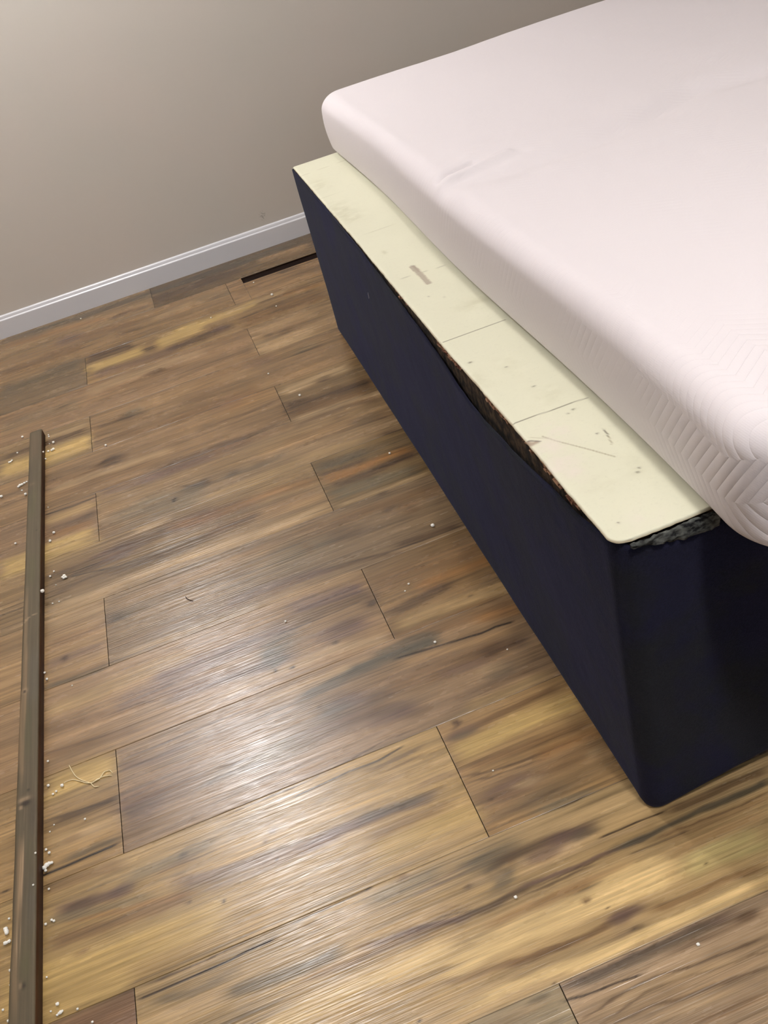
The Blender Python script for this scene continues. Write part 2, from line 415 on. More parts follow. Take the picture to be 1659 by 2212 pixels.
D 0.70 s 0.0024 0.524,0.1152 0.573,0.1031 0.632,0.0989 0.725,0.0989
D 0.60 s 0.0016 0.525,0.0992 0.576,0.0936 0.628,0.0895 0.671,0.0840
O 0.50 s 0.0110 0.638,0.0956 0.709,0.0976 0.763,0.0966
P 0.80 b 0.594 0.0638 0.038 0.0180
L 0.60 b 0.615 0.0603 0.018 0.0060
B 0.40 b 0.581 0.0504 0.022 0.0074
D 0.80 b 0.554 0.0570 0.003 0.0022
Gd 0.50 b 0.629 0.0257 0.043 0.0129
B 0.50 b 0.687 0.0696 0.045 0.0122
L 0.50 b 0.727 0.0642 0.012 0.0046
G 0.60 s 0.0070 0.598,0.0061 0.649,0.0049 0.699,0.0023
D 0.70 s 0.0014 0.629,0.0011 0.653,-0.0002 0.676,0.0000
D 0.50 s 0.0022 0.541,0.0261 0.598,0.0234 0.660,0.0279
G 0.55 s 0.0133 0.326,-0.0233 0.395,-0.0216 0.451,-0.0210
K 0.70 s 0.0014 0.235,-0.0047 0.297,-0.0035 0.346,-0.0006
K 0.70 b 0.343 -0.0008 0.004 0.0021
P 0.50 s 0.0020 0.406,-0.0307 0.448,-0.0291 0.491,-0.0261
P 0.50 s 0.0020 0.396,-0.0411 0.445,-0.0377 0.495,-0.0357
Gd 0.75 b 0.511 -0.0274 0.041 0.0147
Gd 0.60 b 0.515 -0.0633 0.017 0.0191
L 0.85 b 0.486 -0.0579 0.013 0.0058
D 0.60 b 0.472 -0.0589 0.005 0.0032
L 0.40 b 0.514 -0.0593 0.008 0.0058
L 0.60 b 0.411 -0.0745 0.033 0.0100
D 0.60 s 0.0019 0.409,-0.0808 0.441,-0.0849 0.477,-0.0984
B 0.60 s 0.0012 0.418,-0.0754 0.449,-0.0813 0.480,-0.0910
B 0.50 s 0.0013 0.426,-0.0705 0.458,-0.0778 0.481,-0.0860
D 0.80 s 0.0055 0.361,-0.0838 0.406,-0.0901 0.449,-0.0994 0.489,-0.1000 0.525,-0.0949 0.574,-0.0919
P 0.75 s 0.0055 0.309,-0.0810 0.361,-0.0850 0.412,-0.0915 0.462,-0.1017
B 0.50 b 0.403 -0.0999 0.026 0.0061
D 0.75 s 0.0086 0.512,-0.0442 0.555,-0.0433 0.611,-0.0441 0.672,-0.0497
P 0.85 b 0.630 -0.0486 0.028 0.0105
L 0.80 b 0.619 -0.0642 0.019 0.0064
P 0.70 b 0.582 -0.0606 0.027 0.0077
Gd 0.50 b 0.649 -0.0531 0.021 0.0079
L 0.50 b 0.555 -0.0572 0.008 0.0045
L 0.50 s 0.0026 0.542,-0.0725 0.610,-0.0744 0.672,-0.0768
P 0.85 s 0.0031 0.541,-0.0891 0.588,-0.0929 0.626,-0.0991 0.662,-0.0964 0.710,-0.0966 0.752,-0.0978
D 0.80 s 0.0010 0.571,-0.0981 0.605,-0.0997 0.638,-0.1020 0.674,-0.0993
D 0.60 s 0.0010 0.543,-0.1016 0.596,-0.1045 0.650,-0.1061
Gd 0.90 s 0.0051 0.677,-0.0930 0.725,-0.0957 0.768,-0.0944 0.812,-0.0918 0.855,-0.0918 0.911,-0.0931
L 0.70 s 0.0026 0.659,-0.0758 0.694,-0.0755 0.736,-0.0767
K 0.90 s 0.0012 0.669,-0.0695 0.697,-0.0703 0.725,-0.0698 0.767,-0.0723
D 0.70 s 0.0065 0.761,-0.0695 0.809,-0.0734 0.867,-0.0737 0.922,-0.0763
T 0.60 s 0.0074 0.745,-0.1090 0.814,-0.1111 0.898,-0.1121
D 0.60 s 0.0012 0.720,-0.1044 0.775,-0.1061 0.831,-0.1071 0.901,-0.1071
O 0.55 s 0.0072 0.479,-0.1241 0.546,-0.1238 0.614,-0.1223 0.693,-0.1272
K 0.80 s 0.0008 0.590,-0.1312 0.617,-0.1297 0.638,-0.1291
K 0.60 s 0.0008 0.508,-0.1357 0.541,-0.1356 0.582,-0.1322
K 0.60 s 0.0008 0.689,-0.1098 0.730,-0.1110 0.786,-0.1115
Yb 0.95 s 0.0182 0.387,-0.1629 0.456,-0.1493 0.509,-0.1475 0.574,-0.1497 0.639,-0.1518 0.691,-0.1547 0.733,-0.1537
Yb 0.80 s 0.0106 0.622,-0.1334 0.676,-0.1334 0.728,-0.1380
Yo 0.90 s 0.0171 0.736,-0.1586 0.787,-0.1543 0.822,-0.1626 0.862,-0.1637
T 0.60 s 0.0072 0.731,-0.1333 0.788,-0.1302 0.883,-0.1341
B 0.75 s 0.0054 0.469,-0.1804 0.519,-0.1843 0.567,-0.1916 0.613,-0.1888 0.633,-0.1841
B 0.60 s 0.0055 0.385,-0.1685 0.445,-0.1762 0.507,-0.1817 0.560,-0.1913
P 0.85 b 0.654 -0.1830 0.022 0.0061
P 0.75 b 0.637 -0.1863 0.015 0.0077
D 0.70 b 0.648 -0.2062 0.010 0.0043
K 0.85 b 0.649 -0.2121 0.005 0.0042
K 0.70 b 0.645 -0.2048 0.003 0.0016
P 0.40 b 0.629 -0.2070 0.016 0.0053
B 0.70 s 0.0049 0.671,-0.1908 0.708,-0.1955 0.754,-0.1960 0.798,-0.1987 0.838,-0.1988
Yb 0.90 s 0.0063 0.407,-0.2096 0.469,-0.2098 0.555,-0.2151 0.617,-0.2174 0.670,-0.2151 0.722,-0.2159 0.785,-0.2182 0.825,-0.2173
B 0.70 b 0.607 -0.1443 0.006 0.0035
D 0.60 b 0.607 -0.1468 0.003 0.0023
K 0.90 b 0.626 -0.1656 0.002 0.0011
K 0.80 b 0.771 -0.1641 0.002 0.0011
K 0.80 b 0.522 -0.2263 0.002 0.0010
K 0.90 b 0.352 -0.2012 0.003 0.0016
B 0.60 b 0.394 -0.0052 0.007 0.0048
B 0.40 b 0.542 -0.0489 0.004 0.0039
Yb 0.75 s 0.0160 0.155,-0.1370 0.245,-0.1290 0.340,-0.1321 0.437,-0.1323
B 0.60 s 0.0061 0.216,-0.0869 0.292,-0.0941 0.358,-0.0936 0.398,-0.0936
B 0.45 s 0.0045 0.280,-0.1411 0.367,-0.1474 0.428,-0.1552
Gd 0.70 s 0.0087 0.117,-0.0630 0.168,-0.0682 0.226,-0.0711 0.292,-0.0730
Gd 0.60 s 0.0057 0.017,-0.0323 0.081,-0.0405 0.147,-0.0397
L 0.50 s 0.0124 0.021,-0.0615 0.079,-0.0594 0.130,-0.0621
L 0.40 s 0.0092 0.215,-0.0310 0.270,-0.0272 0.338,-0.0289
K 0.97 s 0.0020 0.003,-0.0199 0.038,-0.0199 0.084,-0.0197 0.117,-0.0193 0.144,-0.0186 0.164,-0.0165 0.201,-0.0158
D 0.80 s 0.0013 0.026,-0.0010 0.073,-0.0021 0.127,-0.0021 0.181,-0.0007
D 0.50 s 0.0013 0.151,-0.0161 0.219,-0.0145 0.300,-0.0159
Gd 0.60 b 0.498 -0.2361 0.014 0.0035
L 0.50 b 0.468 -0.2421 0.030 0.0060
P 0.70 s 0.0051 0.536,-0.2355 0.594,-0.2367 0.657,-0.2370 0.710,-0.2348 0.773,-0.2372
Gd 0.60 s 0.0062 0.544,-0.2379 0.619,-0.2387 0.695,-0.2374 0.747,-0.2378
D 0.80 b 0.776 -0.2468 0.015 0.0051
D 0.50 b 0.738 -0.2506 0.037 0.0051
D 0.55 b 0.689 -0.2487 0.024 0.0035
K 0.92 s 0.0013 0.526,-0.2495 0.549,-0.2539 0.572,-0.2554 0.596,-0.2563 0.626,-0.2595
D 0.70 s 0.0010 0.531,-0.2757 0.584,-0.2689 0.639,-0.2691 0.698,-0.2745 0.746,-0.2775 0.783,-0.2788
D 0.60 s 0.0010 0.555,-0.2888 0.608,-0.2798 0.656,-0.2827 0.702,-0.2886 0.773,-0.2923
L 0.60 s 0.0043 0.561,-0.2769 0.611,-0.2750 0.670,-0.2803 0.739,-0.2891
D 0.60 s 0.0023 0.563,-0.2963 0.622,-0.2979 0.677,-0.3079 0.737,-0.3104 0.760,-0.3112
B 0.50 s 0.0036 0.649,-0.3337 0.696,-0.3358 0.741,-0.3385
L 0.45 s 0.0037 0.614,-0.3118 0.672,-0.3166 0.717,-0.3219
"""
PANEL="""
seam 0.85 l 0.0007 0.7484,0.2299 0.8561,0.2255
seam 0.80 l 0.0007 0.7548,0.5263 0.8634,0.5269
seam 0.30 l 0.0006 0.7646,0.8307 0.8739,0.8179
faint 0.30 l 0.0008 0.7691,1.1181 0.8991,1.1226
faint 0.40 l 0.0008 0.7648,1.6943 0.9069,1.7049
faint 0.25 l 0.0006 0.7707,1.4564 0.9024,1.4582
patch 0.95 l 0.0062 0.8138,0.8665 0.8141,0.8256 0.8139,0.7979 0.8129,0.7662
patchd 0.30 l 0.0030 0.8173,0.8685 0.8176,0.8332
faint 0.80 l 0.0008 0.7667,0.1777 0.7766,0.1565 0.8011,0.1142 0.8205,0.0783
faint 0.40 l 0.0007 0.7531,0.1842 0.7717,0.1670
dark 0.80 l 0.0008 0.8382,0.1448 0.8349,0.1246
faint 0.70 l 0.0008 0.8349,0.1246 0.8297,0.1051
chip 0.95 l 0.0030 0.7461,0.1760 0.7488,0.1673 0.7559,0.1685
chipd 0.90 l 0.0012 0.7485,0.1783 0.7597,0.1682
dark 0.80 b 0.7641,0.4323 0.0023 0.0018
dark 0.80 b 0.8027,0.3801 0.0017 0.0013
dark 0.80 b 0.8118,0.3022 0.0020 0.0015
dark 0.80 b 0.8287,0.2105 0.0023 0.0018
dark 0.80 b 0.8177,0.2062 0.0016 0.0012
dark 0.80 b 0.7647,0.4318 0.0026 0.0020
dark 0.80 b 0.7613,-0.0379 0.0013 0.0010
dark 0.80 b 0.7572,0.7504 0.0013 0.0010
dark 0.80 b 0.8267,0.1390 0.0013 0.0010
dark 0.80 b 0.7936,0.7133 0.0016 0.0012
dark 0.80 b 0.8149,0.6867 0.0016 0.0012
dark 0.80 b 0.8263,0.0345 0.0023 0.0018
dark 0.80 b 0.8322,0.0418 0.0018 0.0014
grime 0.30 b 0.7973,1.5650 0.0200 0.0500
grime 0.35 b 0.7845,1.3280 0.0300 0.0600
grime 0.30 b 0.7972,1.2503 0.0200 0.0300
grime 0.40 b 0.7933,0.9848 0.0040 0.0100
grime 0.25 b 0.8343,0.6235 0.0200 0.0200
grime 0.25 b 0.8593,0.6221 0.0150 0.0200
grime 0.15 b 0.8318,0.0421 0.0200 0.0300
grime 0.20 b 0.8171,0.2720 0.0200 0.0300
grime 0.15 b 0.8076,0.3811 0.0200 0.0400
grime 0.20 b 0.7532,0.3757 0.0150 0.0300
grime 0.15 b 0.7790,0.0347 0.0200 0.0200
pink 0.60 b 0.7869,0.1783 0.0150 0.0200
pink 0.70 b 0.7601,0.0953 0.0200 0.0300
pink 0.60 b 0.7659,0.1476 0.0200 0.0200
pink 0.40 b 0.7923,-0.0492 0.0200 0.0200
"""
BATTEN="""
light 0.50 l 0.0033 -0.1614,1.0054 -0.1602,0.8097 -0.1597,0.6683 -0.1585,0.5423 -0.1584,0.4411
light 0.70 l 0.0016 -0.1562,0.8074 -0.1566,0.6934 -0.1561,0.5894
light 0.55 l 0.0038 -0.1671,0.6724 -0.1654,0.5461 -0.1652,0.4772
green 0.50 l 0.0102 -0.1562,1.4572 -0.1563,1.3179
green 0.50 l 0.0091 -0.1511,1.1475 -0.1514,1.0347
green 0.50 l 0.0057 -0.1500,0.6366 -0.1488,0.4910
green 0.60 l 0.0077 -0.1440,0.1188 -0.1440,0.0603
green 0.50 l 0.0050 -0.1435,0.3035 -0.1443,0.2673
dark 0.50 l 0.0060 -0.1373,0.3986 -0.1377,0.3195
greyd 0.50 l 0.0090 -0.1406,0.7981 -0.1413,0.7121 -0.1409,0.6316
greyd 0.50 l 0.0072 -0.1362,0.2282 -0.1362,0.1460
pale 0.75 l 0.0012 -0.1529,0.3128 -0.1529,0.2537 -0.1535,0.2194 -0.1526,0.1857
pale 0.70 l 0.0010 -0.1564,0.3006 -0.1562,0.2378 -0.1557,0.1954
pale 0.60 l 0.0009 -0.1577,0.2385 -0.1567,0.1795
light 0.60 l 0.0033 -0.1589,0.3111 -0.1584,0.2389 -0.1567,0.1555
light 0.50 l 0.0039 -0.1589,0.1565 -0.1593,0.0814 -0.1584,0.0120
pale 0.50 l 0.0008 -0.1520,0.1612 -0.1519,0.1074
pale 0.50 l 0.0007 -0.1581,0.1562 -0.1570,0.0949
pale 0.50 l 0.0009 -0.1527,0.3709 -0.1532,0.3582
pale 0.50 b -0.1534,0.3996 0.0103 0.0054
knot 0.90 b -0.1508,0.3901 0.0086 0.0064
pale 0.50 b -0.1586,0.3839 0.0034 0.0032
knot 0.80 b -0.1465,0.4169 0.0026 0.0027
pale 0.50 b -0.1590,0.6772 0.0058 0.0072
knot 0.90 b -0.1590,0.6758 0.0034 0.0036
knot 0.80 b -0.1466,0.0544 0.0038 0.0047
pale 0.40 b -0.1506,0.0562 0.0023 0.0047
pale 0.50 l 0.0013 -0.1633,0.9052 -0.1554,0.9101 -0.1453,0.9138 -0.1332,0.9163
pale 0.40 l 0.0021 -0.1652,0.8982 -0.1573,0.9048
light 0.40 b -0.1593,1.4940 0.0077 0.0064
knot 0.80 b -0.1425,1.2542 0.0018 0.0015
pale 0.50 l 0.0008 -0.1306,0.7628 -0.1286,0.6507 -0.1287,0.5744 -0.1286,0.4803
pale 0.60 l 0.0008 -0.1272,0.0962 -0.1265,0.0870
dark 0.40 l 0.0067 -0.1640,1.6167 -0.1607,1.3660
brown 0.40 l 0.0113 -0.1546,1.7798 -0.1525,1.6353
"""
BEADS=[("tiny white foam crumb right of the batten's far end, # from the top", -0.124, 1.7991, 0.0, 0.0036),
("tiny white foam crumb right of the batten's far end, # from the top", -0.1226, 1.786, 0.0, 0.0042),
("tiny white foam crumb right of the batten's far end, # from the top", -0.1089, 1.7369, 0.0, 0.0063),
("tiny white foam crumb right of the batten's far end, # from the top", -0.1212, 1.7405, 0.0, 0.0028),
("tiny white foam crumb right of the batten's far end, # from the top", -0.109, 1.6937, 0.0, 0.0069),
("tiny white foam crumb right of the batten's far end, # from the top", -0.1144, 1.6921, 0.0, 0.0055),
("tiny white foam crumb right of the batten's far end, # from the top", -0.1238, 1.6936, 0.0, 0.0055),
("tiny white foam crumb right of the batten's far end, # from the top", -0.1317, 1.6547, 0.0, 0.0041),
("tiny white foam crumb left of the batten's upper half, # from the top", -0.2024, 1.845, 0.0, 0.0058),
("tiny white foam crumb left of the batten's upper half, # from the top", -0.2151, 1.7543, 0.0, 0.0042),
("tiny white foam crumb left of the batten's upper half, # from the top", -0.1957, 1.523, 0.0, 0.0039),
("tiny white foam crumb left of the batten's upper half, # from the top", -0.1849, 1.493, 0.0, 0.0065),
("tiny white foam crumb left of the batten's upper half, # from the top", -0.2513, 1.528, 0.0, 0.0066),
("tiny white foam crumb left of the batten's upper half, # from the top", -0.2054, 1.2666, 0.0, 0.0048),
('tiny white crumb right of the batten above the ragged crumb, # from the top', -0.1244, 1.3857, 0.0, 0.0025),
('tiny white crumb right of the batten above the ragged crumb, # from the top', -0.109, 1.2504, 0.0, 0.0059),
('tiny white crumb right of the batten above the ragged crumb, # from the top', -0.1183, 1.2188, 0.0, 0.0059),
('tiny white crumb right of the batten above the ragged crumb, # from the top', -0.1095, 1.0844, 0.0, 0.0039),
('tiny white crumb right of the batten above the ragged crumb, # from the top', -0.1182, 1.0694, 0.0, 0.0045),
('tiny white crumb right of the batten just below the ragged crumb, # from the top', -0.1054, 1.0282, 0.0, 0.0022),
('tiny white crumb right of the batten just below the ragged crumb, # from the top', -0.0984, 0.9603, 0.0, 0.0032),
('tiny white crumb right of the batten just below the ragged crumb, # from the top', -0.113, 0.9624, 0.0, 0.0032),
('tiny white crumb right of the batten well above the curled thread, # from the top', -0.1295, 0.7382, 0.0, 0.0039),
('tiny white crumb right of the batten well above the curled thread, # from the top', -0.1247, 0.7157, 0.0, 0.0044),
('tiny white crumb right of the batten well above the curled thread, # from the top', -0.0747, 0.6693, 0.0, 0.0019),
('tiny white crumb right of the batten well above the curled thread, # from the top', -0.1223, 0.4916, 0.0, 0.0036),
('tiny pale crumb right of the batten below the curled thread, # from the top', -0.1213, 0.4325, 0.0, 0.0044),
('tiny pale crumb right of the batten below the curled thread, # from the top', -0.0967, 0.4198, 0.0, 0.0052),
('tiny pale crumb right of the batten below the curled thread, # from the top', -0.1074, 0.4126, 0.0, 0.0035),
('tiny pale crumb right of the batten below the curled thread, # from the top', -0.1131, 0.4092, 0.0, 0.0035),
('tiny pale crumb right of the batten below the curled thread, # from the top', -0.0591, 0.3269, 0.0, 0.0033),
('tiny pale crumb right of the batten below the curled thread, # from the top', -0.1117, 0.3414, 0.0, 0.0025),
('tiny pale crumb right of the batten below the curled thread, # from the top', -0.1188, 0.3304, 0.0, 0.0025),
('tiny white crumb just above the ragged flake touching the batten, # from the top', -0.1249, 0.2964, 0.0, 0.0037),
('tiny white crumb just above the ragged flake touching the batten, # from the top', -0.1195, 0.2872, 0.0, 0.0041),
('tiny white crumb right of the batten below the ragged flake, # from the top', -0.1201, 0.2181, 0.0, 0.0032),
('tiny white crumb right of the batten below the ragged flake, # from the top', -0.1158, 0.1605, 0.0, 0.0035),
('tiny white crumb right of the batten below the ragged flake, # from the top', -0.1122, 0.1572, 0.0, 0.0035),
('tiny white crumb right of the batten below the ragged flake, # from the top', -0.125, 0.1575, 0.0, 0.0035),
("tiny white crumb left of the batten near the photo's bottom, # from the top", -0.1823, 0.1938, 0.0, 0.0032),
("tiny white crumb left of the batten near the photo's bottom, # from the top", -0.177, 0.1045, 0.0, 0.0039),
("tiny white crumb left of the batten near the photo's bottom, # from the top", -0.1769, 0.0819, 0.0, 0.0023),
("tiny white crumb left of the batten near the photo's bottom, # from the top", -0.1856, 0.0478, 0.0, 0.0031),
("tiny white crumb left of the batten near the photo's bottom, # from the top", -0.1769, 0.0277, 0.0, 0.0038),
('tiny white crumb on the yellow plank at bottom left, # from the top', -0.1233, 0.0702, 0.0, 0.0023),
('tiny white crumb on the yellow plank at bottom left, # from the top', -0.1074, 0.0218, 0.0, 0.0045),
('tiny white crumb on the yellow plank at bottom left, # from the top', -0.0795, 0.0028, 0.0, 0.003),
('tiny white crumb on the yellow plank at bottom left, # from the top', -0.1172, 0.0159, 0.0, 0.0019),
('tiny white crumb on the yellow plank at bottom left, # from the top', -0.1081, 0.0065, 0.0, 0.003),
('tiny white crumb on the yellow plank at bottom left, # from the top', -0.0596, -0.0245, 0.0, 0.0029),
('small white foam bead on the floor below the dark slot near the wall', 0.6536, 2.2556, 0.0, 0.0072),
('tiny white speck of foam directly under the left end of the dark slot', 0.619, 2.4266, 0.0, 0.0042),
('tiny white speck of foam on the floor between the dark slot and the bed base', 0.6468, 2.1499, 0.0, 0.0039),
('tiny pale crumb on the tan plank left of the dark slot', 0.4352, 2.2445, 0.0, 0.004),
('tiny white crumb on the floor close to the white baseboard at left', -0.0037, 2.6605, 0.0, 0.0045),
('tiny white crumb on the brown plank in the upper part of the floor', 0.5279, 1.6862, 0.0, 0.004),
('small white crumb on the dark brown plank near the bed base', 0.5796, 1.4907, 0.0, 0.0057),
('small white crumb above the knot with the dark tail at left', 0.0392, 1.6059, 0.0, 0.0053),
('small white crumb on the floor beside the bed base, on the reddish streak', 0.7049, 1.0547, 0.0, 0.0043),
('irregular white foam chip on the floor right beside the navy bed base', 0.6997, 0.731, 0.0, 0.0067),
('small white sliver on the brown plank beside the bed base, upper of two', 0.598, 0.5857, 0.0, 0.0036),
('tiny white dot on the brown plank beside the bed base, lower of two', 0.5853, 0.5704, 0.0, 0.0027),
('small white chip on the floor above the long dark crack by the bed base', 0.5902, 0.4086, 0.0, 0.0042),
('small white dot on the purple grey plank in mid floor', 0.3515, 0.6152, 0.0, 0.0036),
('tiny white dot on the reddish plank close to the bed base side', 0.6956, 0.3268, 0.0, 0.002),
('tiny white crumb on the plank right of the long plank joint', 0.5766, 0.1031, 0.0, 0.0022),
('small white bead on the curved grain below the bed base front corner', 0.525, -0.1021, 0.0, 0.004),
('small white oval crumb at the lower right of the floor', 0.7026, -0.255, 0.0, 0.0039),
('tiny white crumb resting on top of the batten, # from its far end', -0.1276, 1.6514, 0.0235, 0.0041),
('tiny white crumb resting on top of the batten, # from its far end', -0.1315, 0.2761, 0.0235, 0.0029),
('tiny white crumb resting on top of the batten, # from its far end', -0.1343, 0.2167, 0.0235, 0.0028),
('white foam crumb perched on the right edge of the batten near its middle', -0.1243, 0.9832, 0.0235, 0.0075)]
CLUSTERS=[('long ragged white foam crumb lying left of the batten near its far end', [(-0.206, 1.549, 0.0066), (-0.2011, 1.553, 0.0079), (-0.196, 1.5544, 0.0066), (-0.1897, 1.5575, 0.0066), (-0.1834, 1.5606, 0.0053)]), ('short bent white foam crumb left of the batten above the ragged one', [(-0.2375, 1.7128, 0.0056), (-0.2334, 1.7126, 0.0056), (-0.2296, 1.7181, 0.0056)]), ('ragged white foam crumb on the brown plank right of the batten, mid height', [(-0.0897, 1.048, 0.0055), (-0.0854, 1.0508, 0.0066), (-0.0822, 1.0432, 0.0066), (-0.0866, 1.0423, 0.0055)]), ('largest ragged white foam flake, touching the right side of the batten', [(-0.1265, 0.2608, 0.0074), (-0.1228, 0.2635, 0.0082), (-0.119, 0.2653, 0.0066), (-0.1152, 0.2652, 0.0049), (-0.125, 0.2547, 0.0049)]), ('oval white foam grain left of the batten, larger of the pair at the photo edge', [(-0.1862, 0.1764, 0.0072), (-0.1846, 0.1717, 0.0072), (-0.1845, 0.1693, 0.0064)]), ('double white foam grain left of the batten, just below the oval one', [(-0.186, 0.1527, 0.0064), (-0.1832, 0.1529, 0.0048), (-0.1804, 0.1532, 0.0056)]), ('white elongated foam flake on the yellow plank at the bottom left', [(-0.105, 0.0074, 0.0045), (-0.1031, 0.0079, 0.0052), (-0.1011, 0.009, 0.0037)])]
THREADS=[[[-0.0946, 0.4249], [-0.0863, 0.4271], [-0.0764, 0.4241], [-0.0667, 0.4158], [-0.0563, 0.4062], [-0.0459, 0.3997], [-0.0392, 0.4016], [-0.0325, 0.4045], [-0.0227, 0.4037], [-0.0146, 0.4016], [-0.0098, 0.3981]], [[-0.0841, 0.4622], [-0.0793, 0.4463], [-0.073, 0.4299], [-0.0634, 0.4163], [-0.0482, 0.402]], [[-0.0474, 0.4016], [-0.0414, 0.3889], [-0.0334, 0.3858]], [[-0.0393, 0.4005], [-0.031, 0.4026], [-0.0222, 0.4143], [-0.0123, 0.4134], [-0.0079, 0.4025]]]
HAIR=[[0.1721, 0.8115], [0.174, 0.8021], [0.179, 0.7941], [0.1852, 0.787]]


# ================================================================== MATERIALS
# vinyl plank floor
M_floor, nt, b = new_mat('vinyl_plank', rough=0.4, spec=0.6)
at = N(nt, 'ShaderNodeAttribute', attribute_name='wood'); pid = N(nt, 'ShaderNodeAttribute', attribute_name='pid')
tc = N(nt, 'ShaderNodeTexCoord'); off = N(nt, 'ShaderNodeCombineXYZ')
nt.links.new(math_n(nt, 'MULTIPLY', pid.outputs['Fac'], 3.7), off.inputs[2])
nt.links.new(math_n(nt, 'MULTIPLY', pid.outputs['Fac'], 1.3), off.inputs[0])
ad = N(nt, 'ShaderNodeVectorMath', operation='ADD'); nt.links.new(tc.outputs['Object'], ad.inputs[0]); nt.links.new(off.outputs[0], ad.inputs[1])
def fm(scale):
    m = N(nt, 'ShaderNodeMapping'); nt.links.new(ad.outputs[0], m.inputs[0]); m.inputs['Scale'].default_value = scale; return m.outputs[0]
g1 = noise(nt, fm((5, 170, 1)), 1, 4, 0.6)          # fine straight grain
g2 = noise(nt, fm((14, 420, 1)), 1, 2, 0.5)
blot = noise(nt, fm((5, 26, 1)), 1, 4, 0.6)    # cloudy print
cth = noise(nt, fm((1.5, 11, 1)), 1, 1.5, 0.4, 0.15)   # cathedral contours
cf = math_n(nt, 'PINGPONG', math_n(nt, 'MULTIPLY', cth, 9.0), 0.5)
cl_ = rng(nt, cf, 0.0, 0.26, 1.0, 0.0)
msk = rng(nt, noise(nt, fm((1.2, 7, 1)), 1, 2), 0.42, 0.62, 0.0, 1.0)
cl_ = math_n(nt, 'MULTIPLY', cl_, msk)
k = math_n(nt, 'MULTIPLY', rng(nt, g1, 0.32, 0.68, 0.70, 1.20), rng(nt, g2, 0.25, 0.75, 0.90, 1.08))
k = math_n(nt, 'MULTIPLY', k, rng(nt, blot, 0.3, 0.7, 0.82, 1.16))
k = math_n(nt, 'MULTIPLY', k, math_n(nt, 'SUBTRACT', 1.0, math_n(nt, 'MULTIPLY', cl_, 0.20)))
colr = mixcol(nt, 1.0, at.outputs['Color'], tint(nt, k), 'MULTIPLY')
hs = N(nt, 'ShaderNodeHueSaturation'); hs.inputs['Saturation'].default_value = 1.0; hs.inputs['Value'].default_value = 1.0
nt.links.new(colr, hs.inputs['Color']); nt.links.new(hs.outputs[0], b.inputs['Base Color'])
eg1 = noise(nt, fm((4.5, 320, 1)), 1, 3, 0.55)
eg2 = noise(nt, fm((7, 800, 1)), 1, 2, 0.5)
hgt = math_n(nt, 'ADD', rng(nt, eg1, 0.35, 0.62, 0.0, 1.0), math_n(nt, 'MULTIPLY', eg2, 0.5))
bump(nt, b, hgt, 0.6, 0.00042)
nt.links.new(rng(nt, blot, 0.3, 0.7, 0.22, 0.30), b.inputs['Roughness'])
M_sub, _, _ = new_mat('subfloor_dark', srgb(26, 16, 12), 0.9, 0.1)
# painted wall
M_wall, nt, b = new_mat('wall_paint', srgb(195, 189, 179), 0.75, 0.25)
v = mapped(nt, (1, 1, 1))
bump(nt, b, noise(nt, v, 260, 3), 0.12, 0.0006)
nt.links.new(mixcol(nt, rng(nt, noise(nt, v, 1.6, 2), 0.35, 0.65, 0, 1), srgb(196, 188, 179), srgb(192, 187, 178)), b.inputs['Base Color'])
# dark scuff just above the baseboard
sep = N(nt, 'ShaderNodeSeparateXYZ'); nt.links.new(v, sep.inputs[0])
def bell(ax, c, w): return math_n(nt, 'POWER', math_n(nt, 'DIVIDE', math_n(nt, 'SUBTRACT', sep.outputs[ax], c), w), 2.0)
sc_ = rng(nt, math_n(nt, 'SQRT', math_n(nt, 'ADD', bell(0, 0.752, 0.016), bell(2, 0.116, 0.022))), 0.2, 1.0, 1.0, 0.0)
sc_ = math_n(nt, 'MULTIPLY', sc_, rng(nt, noise(nt, v, 150, 4, 0.7), 0.47, 0.56, 0.0, 0.6))
basec = b.inputs['Base Color'].links[0].from_socket
nt.links.new(mixcol(nt, sc_, basec, srgb(110, 104, 96)), b.inputs['Base Color'])
M_trim, nt, b = new_mat('baseboard_paint', srgb(208, 208, 212), 0.35, 0.5)
bump(nt, b, noise(nt, mapped(nt, (3, 60, 60)), 2, 2), 0.05, 0.001)
M_ceil, nt, b = new_mat('ceiling_paint', srgb(232, 228, 220), 0.85, 0.2)
bump(nt, b, noise(nt, mapped(nt, (1, 1, 1)), 120, 3), 0.15, 0.001)
# navy velvet
M_velvet, nt, b = new_mat('navy_velvet', rough=0.95, spec=0.12)
v = mapped(nt, (1, 1, 1))
nz = noise(nt, v, 5.0, 4, 0.6, 0.2)
c = mixcol(nt, rng(nt, nz, 0.44, 0.56, 0, 1), srgb(27, 28, 29), srgb(23, 23, 40))
fz = noise(nt, v, 420, 2)
nt.links.new(mixcol(nt, 1.0, c, tint(nt, rng(nt, fz, 0.3, 0.7, 0.78, 1.25)), 'MULTIPLY'), b.inputs['Base Color'])
b.inputs['Sheen Weight'].default_value = 0.08; b.inputs['Sheen Roughness'].default_value = 0.5
b.inputs['Sheen Tint'].default_value = (0.35, 0.4, 0.75, 1)
bb = bump(nt, None, noise(nt, v, 9, 3), 0.25, 0.01)
bump(nt, b, fz, 0.4, 0.0012, bb)
M_core, nt, b = new_mat('particle_board', srgb(34, 27, 24), 0.95, 0.1)
v = mapped(nt, (1, 1, 1))
nt.links.new(mixcol(nt, rng(nt, noise(nt, v, 70, 4), 0.4, 0.62, 0, 1), srgb(44, 42, 40), srgb(84, 70, 58)), b.inputs['Base Color'])
bump(nt, b, noise(nt, v, 120, 3), 0.6, 0.003)
M_chip, nt, b = new_mat('splintered_wood', srgb(150, 104, 78), 0.9, 0.1)
